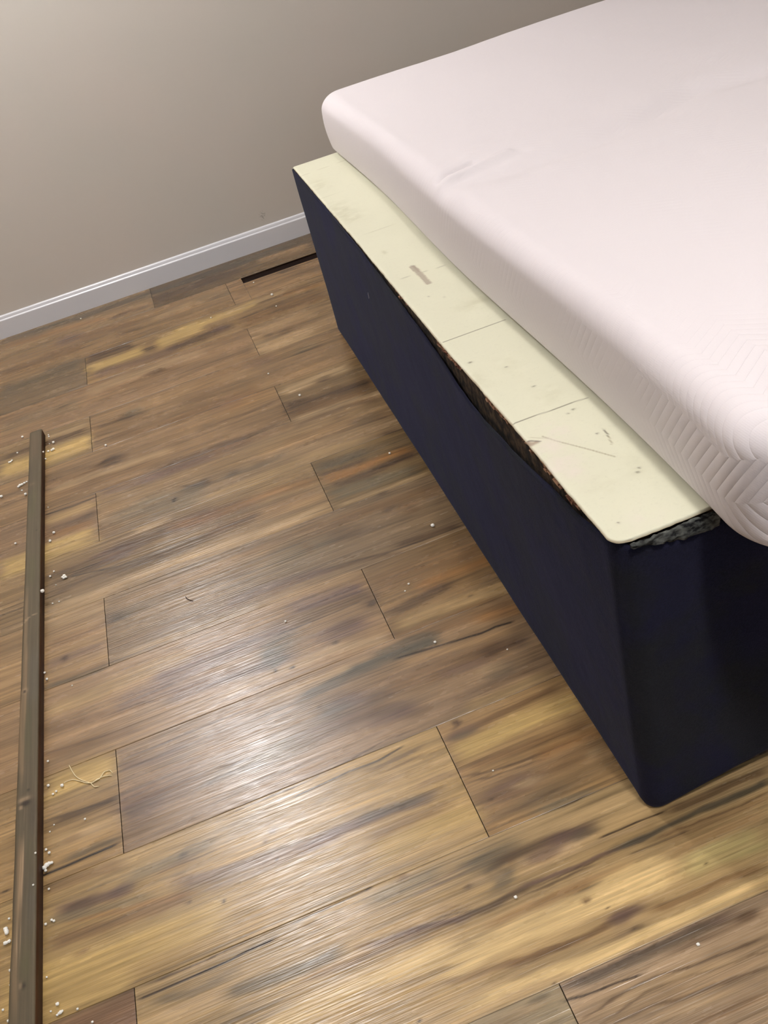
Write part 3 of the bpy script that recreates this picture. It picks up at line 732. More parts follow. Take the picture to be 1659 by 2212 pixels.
nt.links.new(mixcol(nt, rng(nt, noise(nt, mapped(nt, (60, 20, 60)), 3, 4), 0.4, 0.6, 0, 1), srgb(92, 56, 46), srgb(176, 140, 112)), b.inputs['Base Color'])
M_lining, nt, b = new_mat('torn_lining', srgb(104, 106, 104), 0.9, 0.1)
nt.links.new(mixcol(nt, rng(nt, noise(nt, mapped(nt, (30, 30, 60)), 3, 4), 0.38, 0.62, 0, 1), srgb(26, 26, 28), srgb(96, 98, 94)), b.inputs['Base Color'])
def wood_attr(name, rough, spec, bs=0.2, sc=(300, 6, 300)):
    m, nt, b = new_mat(name, rough=rough, spec=spec)
    a = N(nt, 'ShaderNodeAttribute', attribute_name='wood')
    g = noise(nt, mapped(nt, sc), 1, 4, 0.6)
    nt.links.new(mixcol(nt, 1.0, a.outputs['Color'], tint(nt, rng(nt, g, 0.3, 0.7, 0.86, 1.12)), 'MULTIPLY'), b.inputs['Base Color'])
    bump(nt, b, g, bs, 0.0006)
    return m
M_batten = wood_attr('weathered_pine', 0.65, 0.3, 0.5)
M_panel, nt, b = new_mat('cream_board', rough=0.55, spec=0.3)
a = N(nt, 'ShaderNodeAttribute', attribute_name='wood')
g = noise(nt, mapped(nt, (60, 60, 60)), 3, 5, 0.7)
nt.links.new(mixcol(nt, 1.0, a.outputs['Color'], tint(nt, rng(nt, g, 0.25, 0.45, 0.93, 1.0)), 'MULTIPLY'), b.inputs['Base Color'])
bump(nt, b, noise(nt, mapped(nt, (1, 1, 1)), 60, 3), 0.1, 0.001)
# mattress knit: zigzag ridges pressed into a fine ribbed cloth
M_knit, nt, b = new_mat('quilted_knit', srgb(217, 211, 214), 0.85, 0.2)
tc = N(nt, 'ShaderNodeTexCoord'); sp = N(nt, 'ShaderNodeSeparateXYZ'); nt.links.new(tc.outputs['Object'], sp.inputs[0])
X, Y, Zc = sp.outputs[0], sp.outputs[1], sp.outputs[2]
u = math_n(nt, 'SUBTRACT', X, Zc)
wob = noise(nt, mapped(nt, (1, 1, 1)), 3.0, 2)
fold = math_n(nt, 'PINGPONG', math_n(nt, 'ADD', u, math_n(nt, 'MULTIPLY', wob, 0.03)), 0.052)
blk = math_n(nt, 'PINGPONG', Y, 0.060)
ph = math_n(nt, 'ADD', math_n(nt, 'MULTIPLY', Y, 1.0), math_n(nt, 'MULTIPLY', fold, 0.75))
rid = math_n(nt, 'POWER', math_n(nt, 'ABSOLUTE', math_n(nt, 'SINE', math_n(nt, 'MULTIPLY', ph, math.pi / 0.0150))), 0.6)
amp = rng(nt, noise(nt, mapped(nt, (1, 1, 1), (3, 1, 0)), 7.0, 2), 0.42, 0.66, 0.05, 0.30)
dcor = math_n(nt, 'SQRT', math_n(nt, 'ADD', math_n(nt, 'POWER', math_n(nt, 'SUBTRACT', X, 0.93), 2.0), math_n(nt, 'POWER', math_n(nt, 'SUBTRACT', Y, -0.13), 2.0)))
amp = math_n(nt, 'ADD', amp, rng(nt, dcor, 0.04, 0.20, 0.75, 0.0))
rid = math_n(nt, 'MULTIPLY', rid, amp)
rib = math_n(nt, 'SINE', math_n(nt, 'MULTIPLY', math_n(nt, 'ADD', X, Zc), 2 * math.pi / 0.0032))
kn = bump(nt, None, rid, 0.6, 0.0019)
kn = bump(nt, None, noise(nt, mapped(nt, (1, 1, 1)), 900, 2), 0.3, 0.0004, kn)
bump(nt, b, rib, 0.06, 0.0005, kn)
b.inputs['Subsurface Weight'].default_value = 0.0
M_foam, _, b = new_mat('white_foam', srgb(250, 248, 240), 0.7, 0.3)
M_thread, _, b = new_mat('pale_thread', srgb(232, 216, 176), 0.8, 0.2)
M_hair, _, b = new_mat('dark_sliver', srgb(40, 28, 24), 0.6, 0.3)
M_lint, _, b = new_mat('white_lint', srgb(190, 190, 205), 0.8, 0.2)
M_metal, _, b = new_mat('fixture_white', srgb(230, 228, 224), 0.4, 0.4)
M_glow, nt, b = new_mat('lamp_diffuser', srgb(255, 250, 240), 0.5, 0.3)
b.inputs['Emission Color'].default_value = (1, 0.9, 0.78, 1); b.inputs['Emission Strength'].default_value = 3.0

M_fill_pane, _, b = new_mat('fill_light_pane', srgb(40, 60, 90), 0.1, 0.5)  # glowing face of the added fill light
b.inputs['Emission Color'].default_value = (0.55, 0.75, 1.0, 1); b.inputs['Emission Strength'].default_value = 0.6

# ================================================================== ROOM
X0, X1, Y0, WY, H = -2.0, 3.2, -2.6, 2.748, 2.40
W = 0.2286; D = 0.5279; L = 1.2192
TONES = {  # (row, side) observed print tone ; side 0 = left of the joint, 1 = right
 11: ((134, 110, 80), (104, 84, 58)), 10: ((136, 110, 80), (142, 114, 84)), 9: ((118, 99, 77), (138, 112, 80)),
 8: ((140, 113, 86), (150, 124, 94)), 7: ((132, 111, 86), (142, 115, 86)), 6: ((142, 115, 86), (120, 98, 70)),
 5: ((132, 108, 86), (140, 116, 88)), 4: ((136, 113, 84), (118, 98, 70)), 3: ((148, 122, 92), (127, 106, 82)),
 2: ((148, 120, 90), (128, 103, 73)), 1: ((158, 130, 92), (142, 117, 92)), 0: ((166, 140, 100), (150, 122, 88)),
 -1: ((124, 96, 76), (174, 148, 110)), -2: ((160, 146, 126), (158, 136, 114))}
PAL = dict(Y=(190, 162, 108), Yt=(176, 148, 108), Yb=(220, 192, 144), Yo=(192, 176, 128), T=(160, 130, 96), L=(182, 156, 124),
           B=(116, 88, 60), D=(76, 56, 40), P=(102, 80, 74), G=(110, 103, 88), Gd=(82, 76, 65), O=(146, 105, 62), K=(34, 22, 18))
FG = 0.92
def clin(c): return lin(c) * FG * np.array((0.97, 0.93, 0.80))
def paint_floor(x, y, cols):
    wx = x + 0.018 * (fbm(x * 9, y * 60, 5) - 0.5) * 2
    wy = y + 0.0050 * (fbm(x * 14, y * 40, 9) - 0.5) * 2 + 0.0016 * (fbm(x * 45, y * 200, 19) - 0.5) * 2
    brk = fbm(x * 10, y * 110, 31, 3)
    for c, al, kind, p in parse(STROKES):
        c3 = clin(PAL[c]); thin = c == 'K'
        if kind == 's':
            hw = max(float(p[0]), 0.0014); pts = np.array([[float(q) for q in s_.split(',')] for s_ in p[1:]])
            xs, ys = pts[:, 0], pts[:, 1]; xa, xb = xs[0], xs[-1]; e = 0.012 if thin else max(0.03, 0.12 * (xb - xa))
            idx = np.where((x > xa - 0.02) & (x < xb + 0.02) & (y > ys.min() - 3 * hw - .01) & (y < ys.max() + 3 * hw + .01))[0]
            if not len(idx): continue
            X_, Y_ = wx[idx], (y[idx] if thin else wy[idx])
            yc = np.interp(X_, xs, ys)
            d = np.abs(Y_ - yc) / hw
            m = np.clip(1.5 - d, 0, 1) if thin else 1 / (1 + (d / 1.0) ** 5)
            m = m * np.clip((X_ - xa + e * .3) / e, 0, 1) * np.clip((xb + e * .3 - X_) / e, 0, 1)
            if hw > 0.012: m = m * (0.75 + 0.65 * np.clip((brk[idx] - 0.25) * 1.6, 0, 1))
        else:
            cx, cy = [float(q) for q in p[0].split(',')] if ',' in p[0] else (float(p[0]), float(p[1]))
            rx, ry = (float(p[1]), float(p[2])) if ',' in p[0] else (float(p[2]), float(p[3]))
            ry = max(ry, 0.0012)
            idx = np.where((np.abs(x - cx) < 2 * rx + .02) & (np.abs(y - cy) < 2 * ry + .012))[0]
            if not len(idx): continue
            big = 1.0 if ry > 0.006 else 0.15
            X_ = x[idx] + (wx[idx] - x[idx]) * big; Y_ = y[idx] + (wy[idx] - y[idx]) * big
            d = np.sqrt(((X_ - cx) / rx) ** 2 + ((Y_ - cy) / ry) ** 2) * 0.87
            m = 1 / (1 + d ** 5)
            if ry > 0.01: m = m * (0.55 + 0.9 * np.clip((brk[idx] - 0.25) * 1.6, 0, 1))
        mixc(cols, np.clip(m * al, 0, 1), idx, c3)
    return cols
VX = (-0.42, 1.02)
verts, quads, allc, pids, skirts, seams, n0 = [], [], [], [], [], [], 0
detail_ix = []
rnd = random.Random(4)
fl0 = math.floor(Y0 / W)
for row in range(fl0, 13):
    ya, yb = row * W, (row + 1) * W
    if row == 12: yb = WY
    ya = max(ya, Y0); yb = min(yb, WY + 0.0)
    if yb <= ya: continue
    j0 = 0.0 if row % 2 else D
    if row == 11: j0 = 0.264
    js = sorted([j0 + k * L for k in range(-4, 5)])
    segs = []
    edges = [X0] + [j for j in js if X0 < j < X1] + [X1]
    for a_, b_ in zip(edges[:-1], edges[1:]):
        side = 0 if b_ <= j0 + 1e-6 else 1
        if row == 10 and side == 1 and a_ < 0.6:
            segs.append((a_, 0.586, ya, yb, side)); segs.append((0.586, b_, ya, yb - 0.056, side))
        else: segs.append((a_, b_, ya, yb, side))
    for (a_, b_, y0_, y1_, side) in segs:
        cut = row == 10 and a_ >= 0.58 and a_ < 0.59 or (row == 10 and abs(b_ - 0.586) < 1e-6)
        ge = 0.00035
        xa, xb = a_ + (0 if (row == 10 and abs(a_ - 0.586) < 1e-6) else ge), b_ - (0 if (row == 10 and abs(b_ - 0.586) < 1e-6) else ge)
        ya_, yb_ = y0_ + 0.00008, y1_ - 0.00008
        det = -3 < row < 12
        if det:
            xs = np.concatenate([np.arange(xa, min(xb, VX[0]), 0.08), np.arange(max(xa, VX[0]), min(xb, VX[1]), 0.0055), np.arange(max(xa, VX[1]), xb, 0.08), [xb]])
            xs = np.unique(np.round(np.r_[xs, xa + 0.0008, xb - 0.0008], 5)); xs = xs[(xs >= xa - 1e-5) & (xs <= xb + 1e-5)]
            ys = np.linspace(ya_, yb_, 150 if row < 5 else 96)
        else:
            xs = np.linspace(xa, xb, 12); ys = np.linspace(ya_, yb_, 6)
        xs = np.r_[xs[0], xs[0], xs, xs[-1], xs[-1]]; ys = np.r_[ys[0], ys[0], ys, ys[-1], ys[-1]]
        gx, gy = np.meshgrid(xs, ys, indexing='ij'); gz = np.zeros_like(gx)
        gz[1, :] = gz[-2, :] = -0.0004; gz[:, 1] = gz[:, -2] = -0.0004
        gz[0, :] = gz[-1, :] = -0.006; gz[:, 0] = gz[:, -1] = -0.006
        P = np.c_[gx.ravel(), gy.ravel(), gz.ravel()]
        verts.append(P); quads.append(grid_quads(len(xs), len(ys), n0))
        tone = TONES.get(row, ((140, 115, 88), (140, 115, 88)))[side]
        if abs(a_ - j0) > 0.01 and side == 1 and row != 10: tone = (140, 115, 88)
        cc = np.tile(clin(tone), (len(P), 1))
        sd = abs(hash((row, side))) % 997
        # soft natural streaks of the print
        X_, Y_ = P[:, 0], P[:, 1]
        st = fbm(X_ * 1.6 + row * 3.1, Y_ * 26 + 0.4 * np.sin(X_ * 4 + row), 11 + row * 2 + side, 4)
        st2 = fbm(X_ * 3.0 + row, Y_ * 80, 71 + row + side, 3)
        st3 = fbm(X_ * 2.2, Y_ * 14, 171 + row * 3 + side, 3)
        skirt = P[:, 2] < -0.0002
        f_ = 1 + 0.55 * (st - 0.5) + 0.35 * (st2 - 0.5)
        cc = cc * f_[:, None]
        pore = np.clip((fbm(X_ * 4.5 + row * 1.7, Y_ * 300, 301 + row, 2) - 0.66) * 7, 0, 1) * np.clip((fbm(X_ * 2.5, Y_ * 18, 401 + row, 2) - 0.4) * 4, 0, 1)
        cc = cc * (1 - 0.40 * pore)[:, None]
        cc = cc * (1 + np.outer((st3 - 0.5), (0.10, 0.02, -0.22)))
        if det:
            cc2 = cc.reshape(len(xs), len(ys), 3); cc = cc2.reshape(-1, 3)
            seam_m = np.ones((len(xs), len(ys))); seam_m[2] = seam_m[-3] = 0.25; seam_m[:, 2] = 0.72; seam_m[:, -3] = 0.78
        else: seam_m = np.ones((len(xs), len(ys)))
        seams.append(seam_m.ravel())
        cc[skirt] = lin((40, 26, 18))
        allc.append(cc); skirts.append(skirt); pids.append(np.full(len(P), (row * 7 + side * 3) % 11 + 0.37))
        if det: detail_ix.append(np.arange(n0, n0 + len(P)))
        n0 += len(P)
V = np.concatenate(verts); Q = np.concatenate(quads); C_ = np.concatenate(allc); PI_ = np.concatenate(pids)
di = np.concatenate(detail_ix)
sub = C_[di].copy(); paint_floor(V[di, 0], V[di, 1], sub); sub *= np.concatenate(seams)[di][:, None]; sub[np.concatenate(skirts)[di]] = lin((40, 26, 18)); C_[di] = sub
floor = from_np('floor', V, Q, M_floor, smooth=False, cols=C_, fa=PI_); tag(floor, kind='structure')
bm = bmesh.new(); add_box(bm, (X0 - 0.1, Y0 - 0.1, -0.12), (X1 + 0.1, WY + 0.1, -0.006))
o = bm_obj('subfloor', bm, M_sub, floor)
def wall(name, lo, hi, m=M_wall):
    bm = bmesh.new(); add_box(bm, lo, hi); return tag(bm_obj(name, bm, m), kind='structure')
wall_back = wall('wall_back', (X0 - 0.1, WY, -0.006), (X1 + 0.1, WY + 0.1, H))
wall('wall_front', (X0 - 0.1, Y0 - 0.1, -0.006), (X1 + 0.1, Y0, H))
wall('wall_left', (X0 - 0.1, Y0, -0.006), (X0, WY, H)); wall('wall_right', (X1, Y0, -0.006), (X1 + 0.1, WY, H))
wall('ceiling', (X0 - 0.1, Y0 - 0.1, H), (X1 + 0.1, WY + 0.1, H + 0.1), M_ceil)
# baseboard with an eased, stepped top
prof = [(0, 0), (-0.013, 0), (-0.013, 0.0625), (-0.0125, 0.0645), (-0.0085, 0.0680), (-0.0080, 0.0715), (-0.0065, 0.0765), (-0.003, 0.0795), (0, 0.0800)]
bm = bmesh.new(); ra = [bm.verts.new((X0, WY + p[0], p[1])) for p in prof]; rb = [bm.verts.new((X1, WY + p[0], p[1])) for p in prof]
for k_ in range(len(prof) - 1): bm.faces.new((ra[k_], ra[k_ + 1], rb[k_ + 1], rb[k_]))
bm.faces.new(ra[::-1]); bm.faces.new(rb)
tag(bm_obj('baseboard_back', bm, M_trim), kind='structure')
for nm, lo, hi in (('baseboard_left', (X0, Y0, 0), (X0 + .013, WY - .013, .08)), ('baseboard_right', (X1 - .013, Y0, 0), (X1, WY - .013, .08)), ('baseboard_front', (X0 + .013, Y0, 0), (X1 - .013, Y0 + .013, .08))):
    bm = bmesh.new(); add_box(bm, lo, hi, 0.003); tag(bm_obj(nm, bm, M_trim), kind='structure')
# added unseen window shape behind the camera: cool fill for bed front and mattress
bm = bmesh.new()
for lo, hi in (((0.1, Y0, 0.95), (0.16, Y0 + .05, 2.05)), ((1.34, Y0, 0.95), (1.40, Y0 + .05, 2.05)), ((0.16, Y0, 1.99), (1.34, Y0 + .05, 2.05)), ((0.16, Y0, 0.95), (1.34, Y0 + .05, 1.01)), ((0.73, Y0, 1.01), (0.77, Y0 + .04, 1.99))): add_box(bm, lo, hi, 0.004)
fill_frame = tag(bm_obj('fill_light_frame', bm, M_metal), kind='structure')
bm = bmesh.new(); add_box(bm, (0.16, Y0 + .004, 1.01), (1.34, Y0 + .012, 1.99)); bm_obj('fill_pane', bm, M_fill_pane, fill_frame)
la = bpy.data.lights.new('cool_fill', 'AREA'); la.shape = 'RECTANGLE'; la.size = 1.18; la.size_y = 0.98; la.energy = FILL_W; la.color = (0.55, 0.75, 1.0)
lo_ = bpy.data.objects.new('cool_fill', la); COL.objects.link(lo_); lo_.location = (0.75, Y0 + .06, 1.5); lo_.rotation_euler = (math.pi / 2, 0, 0)
# ceiling lights (above the frame)
for i, (lx, ly, lz, pw, lc, rad, lab) in enumerate(LAMPS):
    root = bpy.data.objects.new('ceiling_light', None); COL.objects.link(root); root.location = (lx, ly, H)
    tag(root, lab, 'ceiling light')
    bm = bmesh.new(); bmesh.ops.create_cone(bm, cap_ends=True, segments=48, radius1=rad + .02, radius2=rad + .03, depth=0.03)
    bmesh.ops.translate(bm, verts=bm.verts, vec=(0, 0, -0.015)); bm_obj('base', bm, M_metal, root, True)
    bm = bmesh.new(); bmesh.ops.create_uvsphere(bm, u_segments=32, v_segments=16, radius=rad)
    for v_ in bm.verts: v_.co.z = -0.03 + min(0, v_.co.z) * 0.22
    bm_obj('diffuser', bm, M_glow, root, True)
    la = bpy.data.lights.new('lamp', 'POINT'); la.shadow_soft_size = rad * 0.5; la.energy = pw; la.color = lc
    lo_ = bpy.data.objects.new('lamp', la); COL.objects.link(lo_); lo_.parent = root; lo_.location = (0, 0, lz - H)

# ================================================================== PLATFORM
BH = 0.4928; TH = -0.0170
root = bpy.data.objects.new('bed_base', None); COL.objects.link(root); root.location = (1.42, 0.87, 0)
tag(root, 'navy velvet covered bed base with worn cream top, under the white mattress', 'bed base')
def par(o): 
    o.parent = root; o.matrix_parent_inverse = Matrix.Translation((-1.42, -0.87, 0)); return o
def bx(y): return 0.7427 + 0.01702 * (y + 0.068)      # left side, slightly askew to the planks
BW = 1.36; YB = 1.803; YF = -0.068
def front_y(x): return YF + 0.0170 * (x - 0.7427) * 0.4
# plan path : back-left -> front-left (rounded) -> front-right -> back-right
def cover_path():
    pts = []
    for y in np.arange(YB - 0.012, YF + 0.03, -0.008): pts.append((bx(y), y, -1.0, 0.0))
    r = 0.024; cx, cy = bx(YF) + r, YF + r
    for a in np.linspace(0, math.pi / 2, 9): pts.append((cx - r * math.cos(a), cy - r * math.sin(a), -math.cos(a), -math.sin(a)))
    for x in np.arange(cx + .008, bx(YF) + BW, 0.008): pts.append((x, front_y(x), 0.0, -1.0))
    for y in np.arange(YF + 0.02, YB, 0.05): pts.append((bx(y) + BW, y, 1.0, 0.0))
    for x in np.arange(bx(YB) + BW - .02, bx(YB) + 0.01, -0.05): pts.append((x, YB, 0.0, 1.0))
    pts.append((bx(YB) + 0.01, YB, -0.3, 0.95)); pts.append((bx(YB) + 0.003, YB - 0.005, -0.7, 0.7))
    return pts
SY = [-0.07, -0.03, 0.027, 0.111, 0.217, 0.356, 0.45, 0.535, 0.653, 0.795, 0.92, 1.046, 1.2, 1.803]
SZ = [0.485, 0.481, 0.470, 0.463, 0.450, 0.441, 0.444, 0.455, 0.464, 0.474, 0.479, 0.4845, 0.4885, 0.4905]
path = cover_path(); nz_ = 44
co = []
for i, (x, y, nx, ny) in enumerate(path):
    s = i * 0.008
    if nx < -0.5 and ny <= 0: zt = float(np.interp(y, SY, SZ))
    elif ny < -0.3: zt = 0.484 - 0.016 * min(1, max(0, (x - .75) / .06))
    else: zt = 0.489
    zt += 0.0022 * (float(vnoise(s * 40, 0.5, 3)) - 0.5)
    left = nx < -0.5 and ny <= 0
    zb = 0.0015 if left else (0.002 + min(0.022, max(0, (x - 0.775) * 0.15)) if ny < -0.5 else 0.004)
    for j in range(nz_):
        t = j / (nz_ - 1); z = zb + (zt - zb) * t
        amp = 0.0030 * float(fbm(np.array(s * 5.0), np.array(z * 7), 21, 2)) - 0.0008
        if ny < -0.5: amp += 0.0035 * (float(fbm(np.array(s * 4.0), np.array(z * 6), 27, 2)) - 0.5) * 2
        sag = max(0.0, 0.489 - zt)
        out = amp + sag * 0.16 * t ** 4
        tz = max(0.0, 1 - (z - zb) / 0.012); out -= 0.004 * tz * tz
        co.append((x + nx * out, y + ny * out, z))
n = len(path); qs = []
for i in range(n):
    i2 = (i + 1) % n
    for j in range(nz_ - 1): qs.append((i * nz_ + j, i * nz_ + j + 1, i2 * nz_ + j + 1, i2 * nz_ + j))
# cloth is 2.5 mm thick: an inner skin joined along the top and bottom edges
n1 = len(co); inner = []
for i, (x, y, nx, ny) in enumerate(path):
    for j in range(nz_):
        px, py, pz = co[i * nz_ + j]; inner.append((px - nx * 0.0028, py - ny * 0.0028, pz))
co2 = co + inner
for i in range(n):
    i2 = (i + 1) % n
    for j in range(nz_ - 1): qs.append((n1 + i * nz_ + j, n1 + i2 * nz_ + j, n1 + i2 * nz_ + j + 1, n1 + i * nz_ + j + 1))
    for j in (0, nz_ - 1):
        q = (i * nz_ + j, n1 + i * nz_ + j, n1 + i2 * nz_ + j, i2 * nz_ + j); qs.append(q if j else q[::-1])
cover = from_np('velvet_cover', co2, qs, M_velvet, smooth=True); par(cover)
# particle-board carcass inside the cover
bm = bmesh.new()
cv = [bm.verts.new(p) for z in (0.012, BH - 0.0045) for p in ((bx(YF) + .0045, YF + .034, z), (bx(YF) + .034, YF + .009, z), (bx(YF) + BW - .008, YF + .020, z), (bx(YB) + BW - .008, YB - .008, z), (bx(YB) + .0045, YB - .008, z))]
for f4 in ((4, 3, 2, 1, 0), (5, 6, 7, 8, 9), (0, 1, 6, 5), (1, 2, 7, 6), (2, 3, 8, 7), (3, 4, 9, 8), (4, 0, 5, 9)): bm.faces.new([cv[k_] for k_ in f4])
par(bm_obj('carcass', bm, M_core))
# cream top board, rounded front corner, rough edge
PPAL = dict(seam=(80, 72, 58), faint=(150, 142, 116), patch=(164, 154, 138), patchd=(134, 118, 104), dark=(84, 74, 60), chip=(150, 132, 112), chipd=(70, 60, 50), grime=(166, 162, 132), pink=(212, 202, 192))
PX = [-0.068, -0.0524, 0.0504, 0.2291, 0.5323, 1.1003, 1.7918, 1.81]; PXV = [0.7400, 0.7393, 0.7415, 0.7470, 0.7500, 0.7655, 0.7790, 0.7792]
def edge_x(y): return np.interp(y, PX, PXV) + 0.0009 * (fbm(y * 60, y * 0 + 3.3, 5, 3) - 0.5) * 2
ys = np.r_[np.arange(YF - 0.002, 0.6, 0.0022), np.arange(0.6, YB, 0.004), [YB]]
tt = np.r_[np.arange(0, 0.15, 0.0022), np.arange(0.17, BW, 0.06), [BW - 0.008]]
gy, gt = np.meshgrid(ys, tt, indexing='ij')
ex = edge_x(gy); 
dcorner = np.clip(0.020 - (gy - (YF - 0.002)), 0, 0.02)
shift = 0.020 - np.sqrt(np.clip(0.020 ** 2 - dcorner ** 2, 0, None))
gx = ex + shift * (gt < 0.15) * np.clip(1 - gt / 0.12, 0, 1) + gt
fr = 0.0016 * (fbm(gx * 70, gx * 0 + 1.7, 8, 3) - 0.5) * 2
gyy = gy + fr * (gy < YF + 0.006) + 0.0068 * np.clip((gx - .74), 0, 2) * (gy < YF + 0.003)
gz = np.full_like(gx, BH)
crn = np.hypot(gt, np.clip(gy - YF, 0, 1)); gz = gz - 0.0015 * np.clip(1 - gt / 0.004, 0, 1)
P = np.c_[gx.ravel(), gyy.ravel(), gz.ravel()]
cc = np.tile(lin((207, 206, 184)), (len(P), 1))
cc *= (1 + 0.05 * (fbm(P[:, 0] * 14, P[:, 1] * 10, 77, 4) - 0.5))[:, None]
ew = np.clip(1 - gt.ravel() / 0.0022, 0, 1) * np.clip(fbm(P[:, 1] * 25, P[:, 0] * 5, 12, 2) * 2 - 0.6, 0, 1) * 0.6
cc = cc * (1 - ew[:, None]) + lin((160, 140, 112)) * ew[:, None]
px_, py_ = P[:, 0], P[:, 1]
jx = px_ + 0.0012 * (fbm(px_ * 200, py_ * 200, 6) - 0.5) * 2; jy = py_ + 0.0012 * (fbm(px_ * 200 + 9, py_ * 200, 7) - 0.5) * 2
for c, al, kind, p in parse(PANEL):
    c3 = lin(PPAL[c])
    if kind == 'l':
        hw = float(p[0]); q = np.array([[float(a_) for a_ in s_.split(',')] for s_ in p[1:]]); best = np.full(len(P), 9.0)
        ux, uy = (px_, py_) if c in ('seam', 'faint') else (jx, jy)
        for a_, b_ in zip(q[:-1], q[1:]):
            dv = b_ - a_; t_ = np.clip(((ux - a_[0]) * dv[0] + (uy - a_[1]) * dv[1]) / (dv @ dv), 0, 1)
            best = np.minimum(best, np.hypot(ux - a_[0] - t_ * dv[0], uy - a_[1] - t_ * dv[1]))
        hw = max(hw, 0.0009); m = np.clip((1.6 - best / hw) / (0.5 if hw > .003 else 1.0), 0, 1)
        if c == 'patch': m = np.clip((1 - best / hw) * 4, 0, 1)
    else:
        cx, cy = [float(a_) for a_ in p[0].split(',')]; rx, ry = max(float(p[1]), .0014), max(float(p[2]), .0014)
        m = 1 / (1 + (((jx - cx) / rx) ** 2 + ((jy - cy) / ry) ** 2) ** 2)
        if rx > 0.004: m = m * np.clip(fbm(px_ * 60, py_ * 90, 14, 4) * 2 - 0.45, 0, 1)
    ix = np.where(m > 0.004)[0]; mixc(cc, np.clip(m[ix] * al, 0, 1), ix, c3)
ny_, nt_ = gy.shape
q1 = grid_quads(ny_, nt_)
Pb = P.copy(); Pb[:, 2] = BH - 0.0042
rim = [i * nt_ for i in range(ny_)] + [(ny_ - 1) * nt_ + j for j in range(1, nt_)] + [i * nt_ + nt_ - 1 for i in range(ny_ - 2, -1, -1)] + [j for j in range(nt_ - 2, 0, -1)]
nP = len(P); q2 = [(rim[k_], rim[(k_ + 1) % len(rim)], rim[(k_ + 1) % len(rim)] + nP, rim[k_] + nP) for k_ in range(len(rim))]
q3 = q1[:, ::-1] + nP
Q_ = np.concatenate([q1[:, ::-1], np.array(q2), q3[:, :]])
cb = np.tile(lin((150, 136, 110)), (nP, 1))
panel = from_np('top_board', np.r_[P, Pb], Q_, M_panel, cols=np.r_[cc, cb]); par(panel)
# splintered board edge showing above the sagging cloth
rnd = random.Random(11)
for (ya, yb, cnt) in ((0.44, 0.545, 40), (0.25, 0.34, 34), (0.02, 0.13, 26), (0.15, 0.20, 8), (0.7, 0.8, 6)):
    bm = bmesh.new()
    ln0 = yb - ya; x_ = float(edge_x(np.array((ya + yb) / 2))) + 0.0035
    add_box(bm, (x_, ya - .004, BH - 0.012), (x_ + 0.006, yb + .012, BH - 0.0048), 0.0)
    for k_ in range(cnt):
        y = rnd.uniform(ya, yb); ln = rnd.uniform(0.005, 0.018); hh = rnd.uniform(0.0012, 0.0035); z = BH - 0.005 - rnd.random() ** 1.5 * 0.010
        x = float(edge_x(np.array(y))) + rnd.uniform(0.0005, 0.004)
        add_box(bm, (x, y, z - hh), (x + 0.007, y + ln, z), 0.0)
    for v_ in bm.verts: v_.co += Vector((rnd.uniform(-.0012, .0012), rnd.uniform(-.002, .002), rnd.uniform(-.0008, .0004)))
    o = bm_obj('splintered_edge', bm, M_chip); par(o); o['label'] = 'broken orange-brown board edge'
# torn grey lining along the front edge
co, qs, cn = [], [], 70
for i in range(cn + 1):
    x = 0.757 + i * 0.108 / cn
    for j in range(7):
        t = j / 6; zz = BH - 0.0045 - t * (0.003 + 0.020 * min(1, (x - 0.745) / 0.08)) + 0.002 * (float(vnoise(x * 260, j * 0.9, 2)) - .5)
        yy = YF - 0.0035 - 0.0035 * float(vnoise(x * 150, t * 6, 4)) - 0.0015 * math.sin(t * 3)
        co.append((x, yy, zz)); 
for i in range(cn):
    for j in range(6): qs.append((i * 7 + j, i * 7 + j + 1, (i + 1) * 7 + j + 1, (i + 1) * 7 + j))
o = from_np('torn_lining', co, qs, M_lining, smooth=False); par(o)
md = o.modifiers.new('thickness', 'SOLIDIFY'); md.thickness = 0.0015; o['label'] = 'frayed grey lining strip'

# ================================================================== MATTRESS
# left edge 0.842+..., 0.15 m thick, overhangs the base at the front
MT, RT, RB = 0.152, 0.036, 0.020
mxl, mw, myf, myb = 0.8445, 1.38, -0.207, 1.832
cx, cy = mxl + mw / 2, (myf + myb) / 2; ha, hb, hc = mw / 2, (myb - myf) / 2, MT / 2
xs = np.unique(np.round(np.r_[np.arange(-ha, -ha + 0.42, 0.0042), np.arange(-ha + 0.42, ha, 0.014), [ha]], 5))
ys = np.unique(np.round(np.r_[np.arange(-hb, hb, 0.0052), [hb]], 5)); zs = np.linspace(-hc, hc, 30)
def shell(a, b_, f):
    A, B = np.meshgrid(a, b_, indexing='ij'); return f(A.ravel(), B.ravel()), len(a), len(b_)
parts_ = []
o1 = np.ones
parts_.append((*shell(xs, ys, lambda A, B: np.c_[A, B, A * 0 + hc]), False))
parts_.append((*shell(xs, ys, lambda A, B: np.c_[A, B, A * 0 - hc]), True))
parts_.append((*shell(ys, zs, lambda A, B: np.c_[A * 0 - ha, A, B]), True))
parts_.append((*shell(ys, zs, lambda A, B: np.c_[A * 0 + ha, A, B]), False))
parts_.append((*shell(xs, zs, lambda A, B: np.c_[A, A * 0 - hb, B]), False))
parts_.append((*shell(xs, zs, lambda A, B: np.c_[A, A * 0 + hb, B]), True))
V_, Q_, n0 = [], [], 0
for P, na, nb, flip in parts_:
    q = grid_quads(na, nb, n0); Q_.append(q[:, ::-1] if flip else q); V_.append(P); n0 += len(P)
P = np.concatenate(V_); Q_ = np.concatenate(Q_)
r = np.where(P[:, 2] > 0, RT, RB)
RP = np.where(P[:, 1] < 0, 0.095, 0.050)
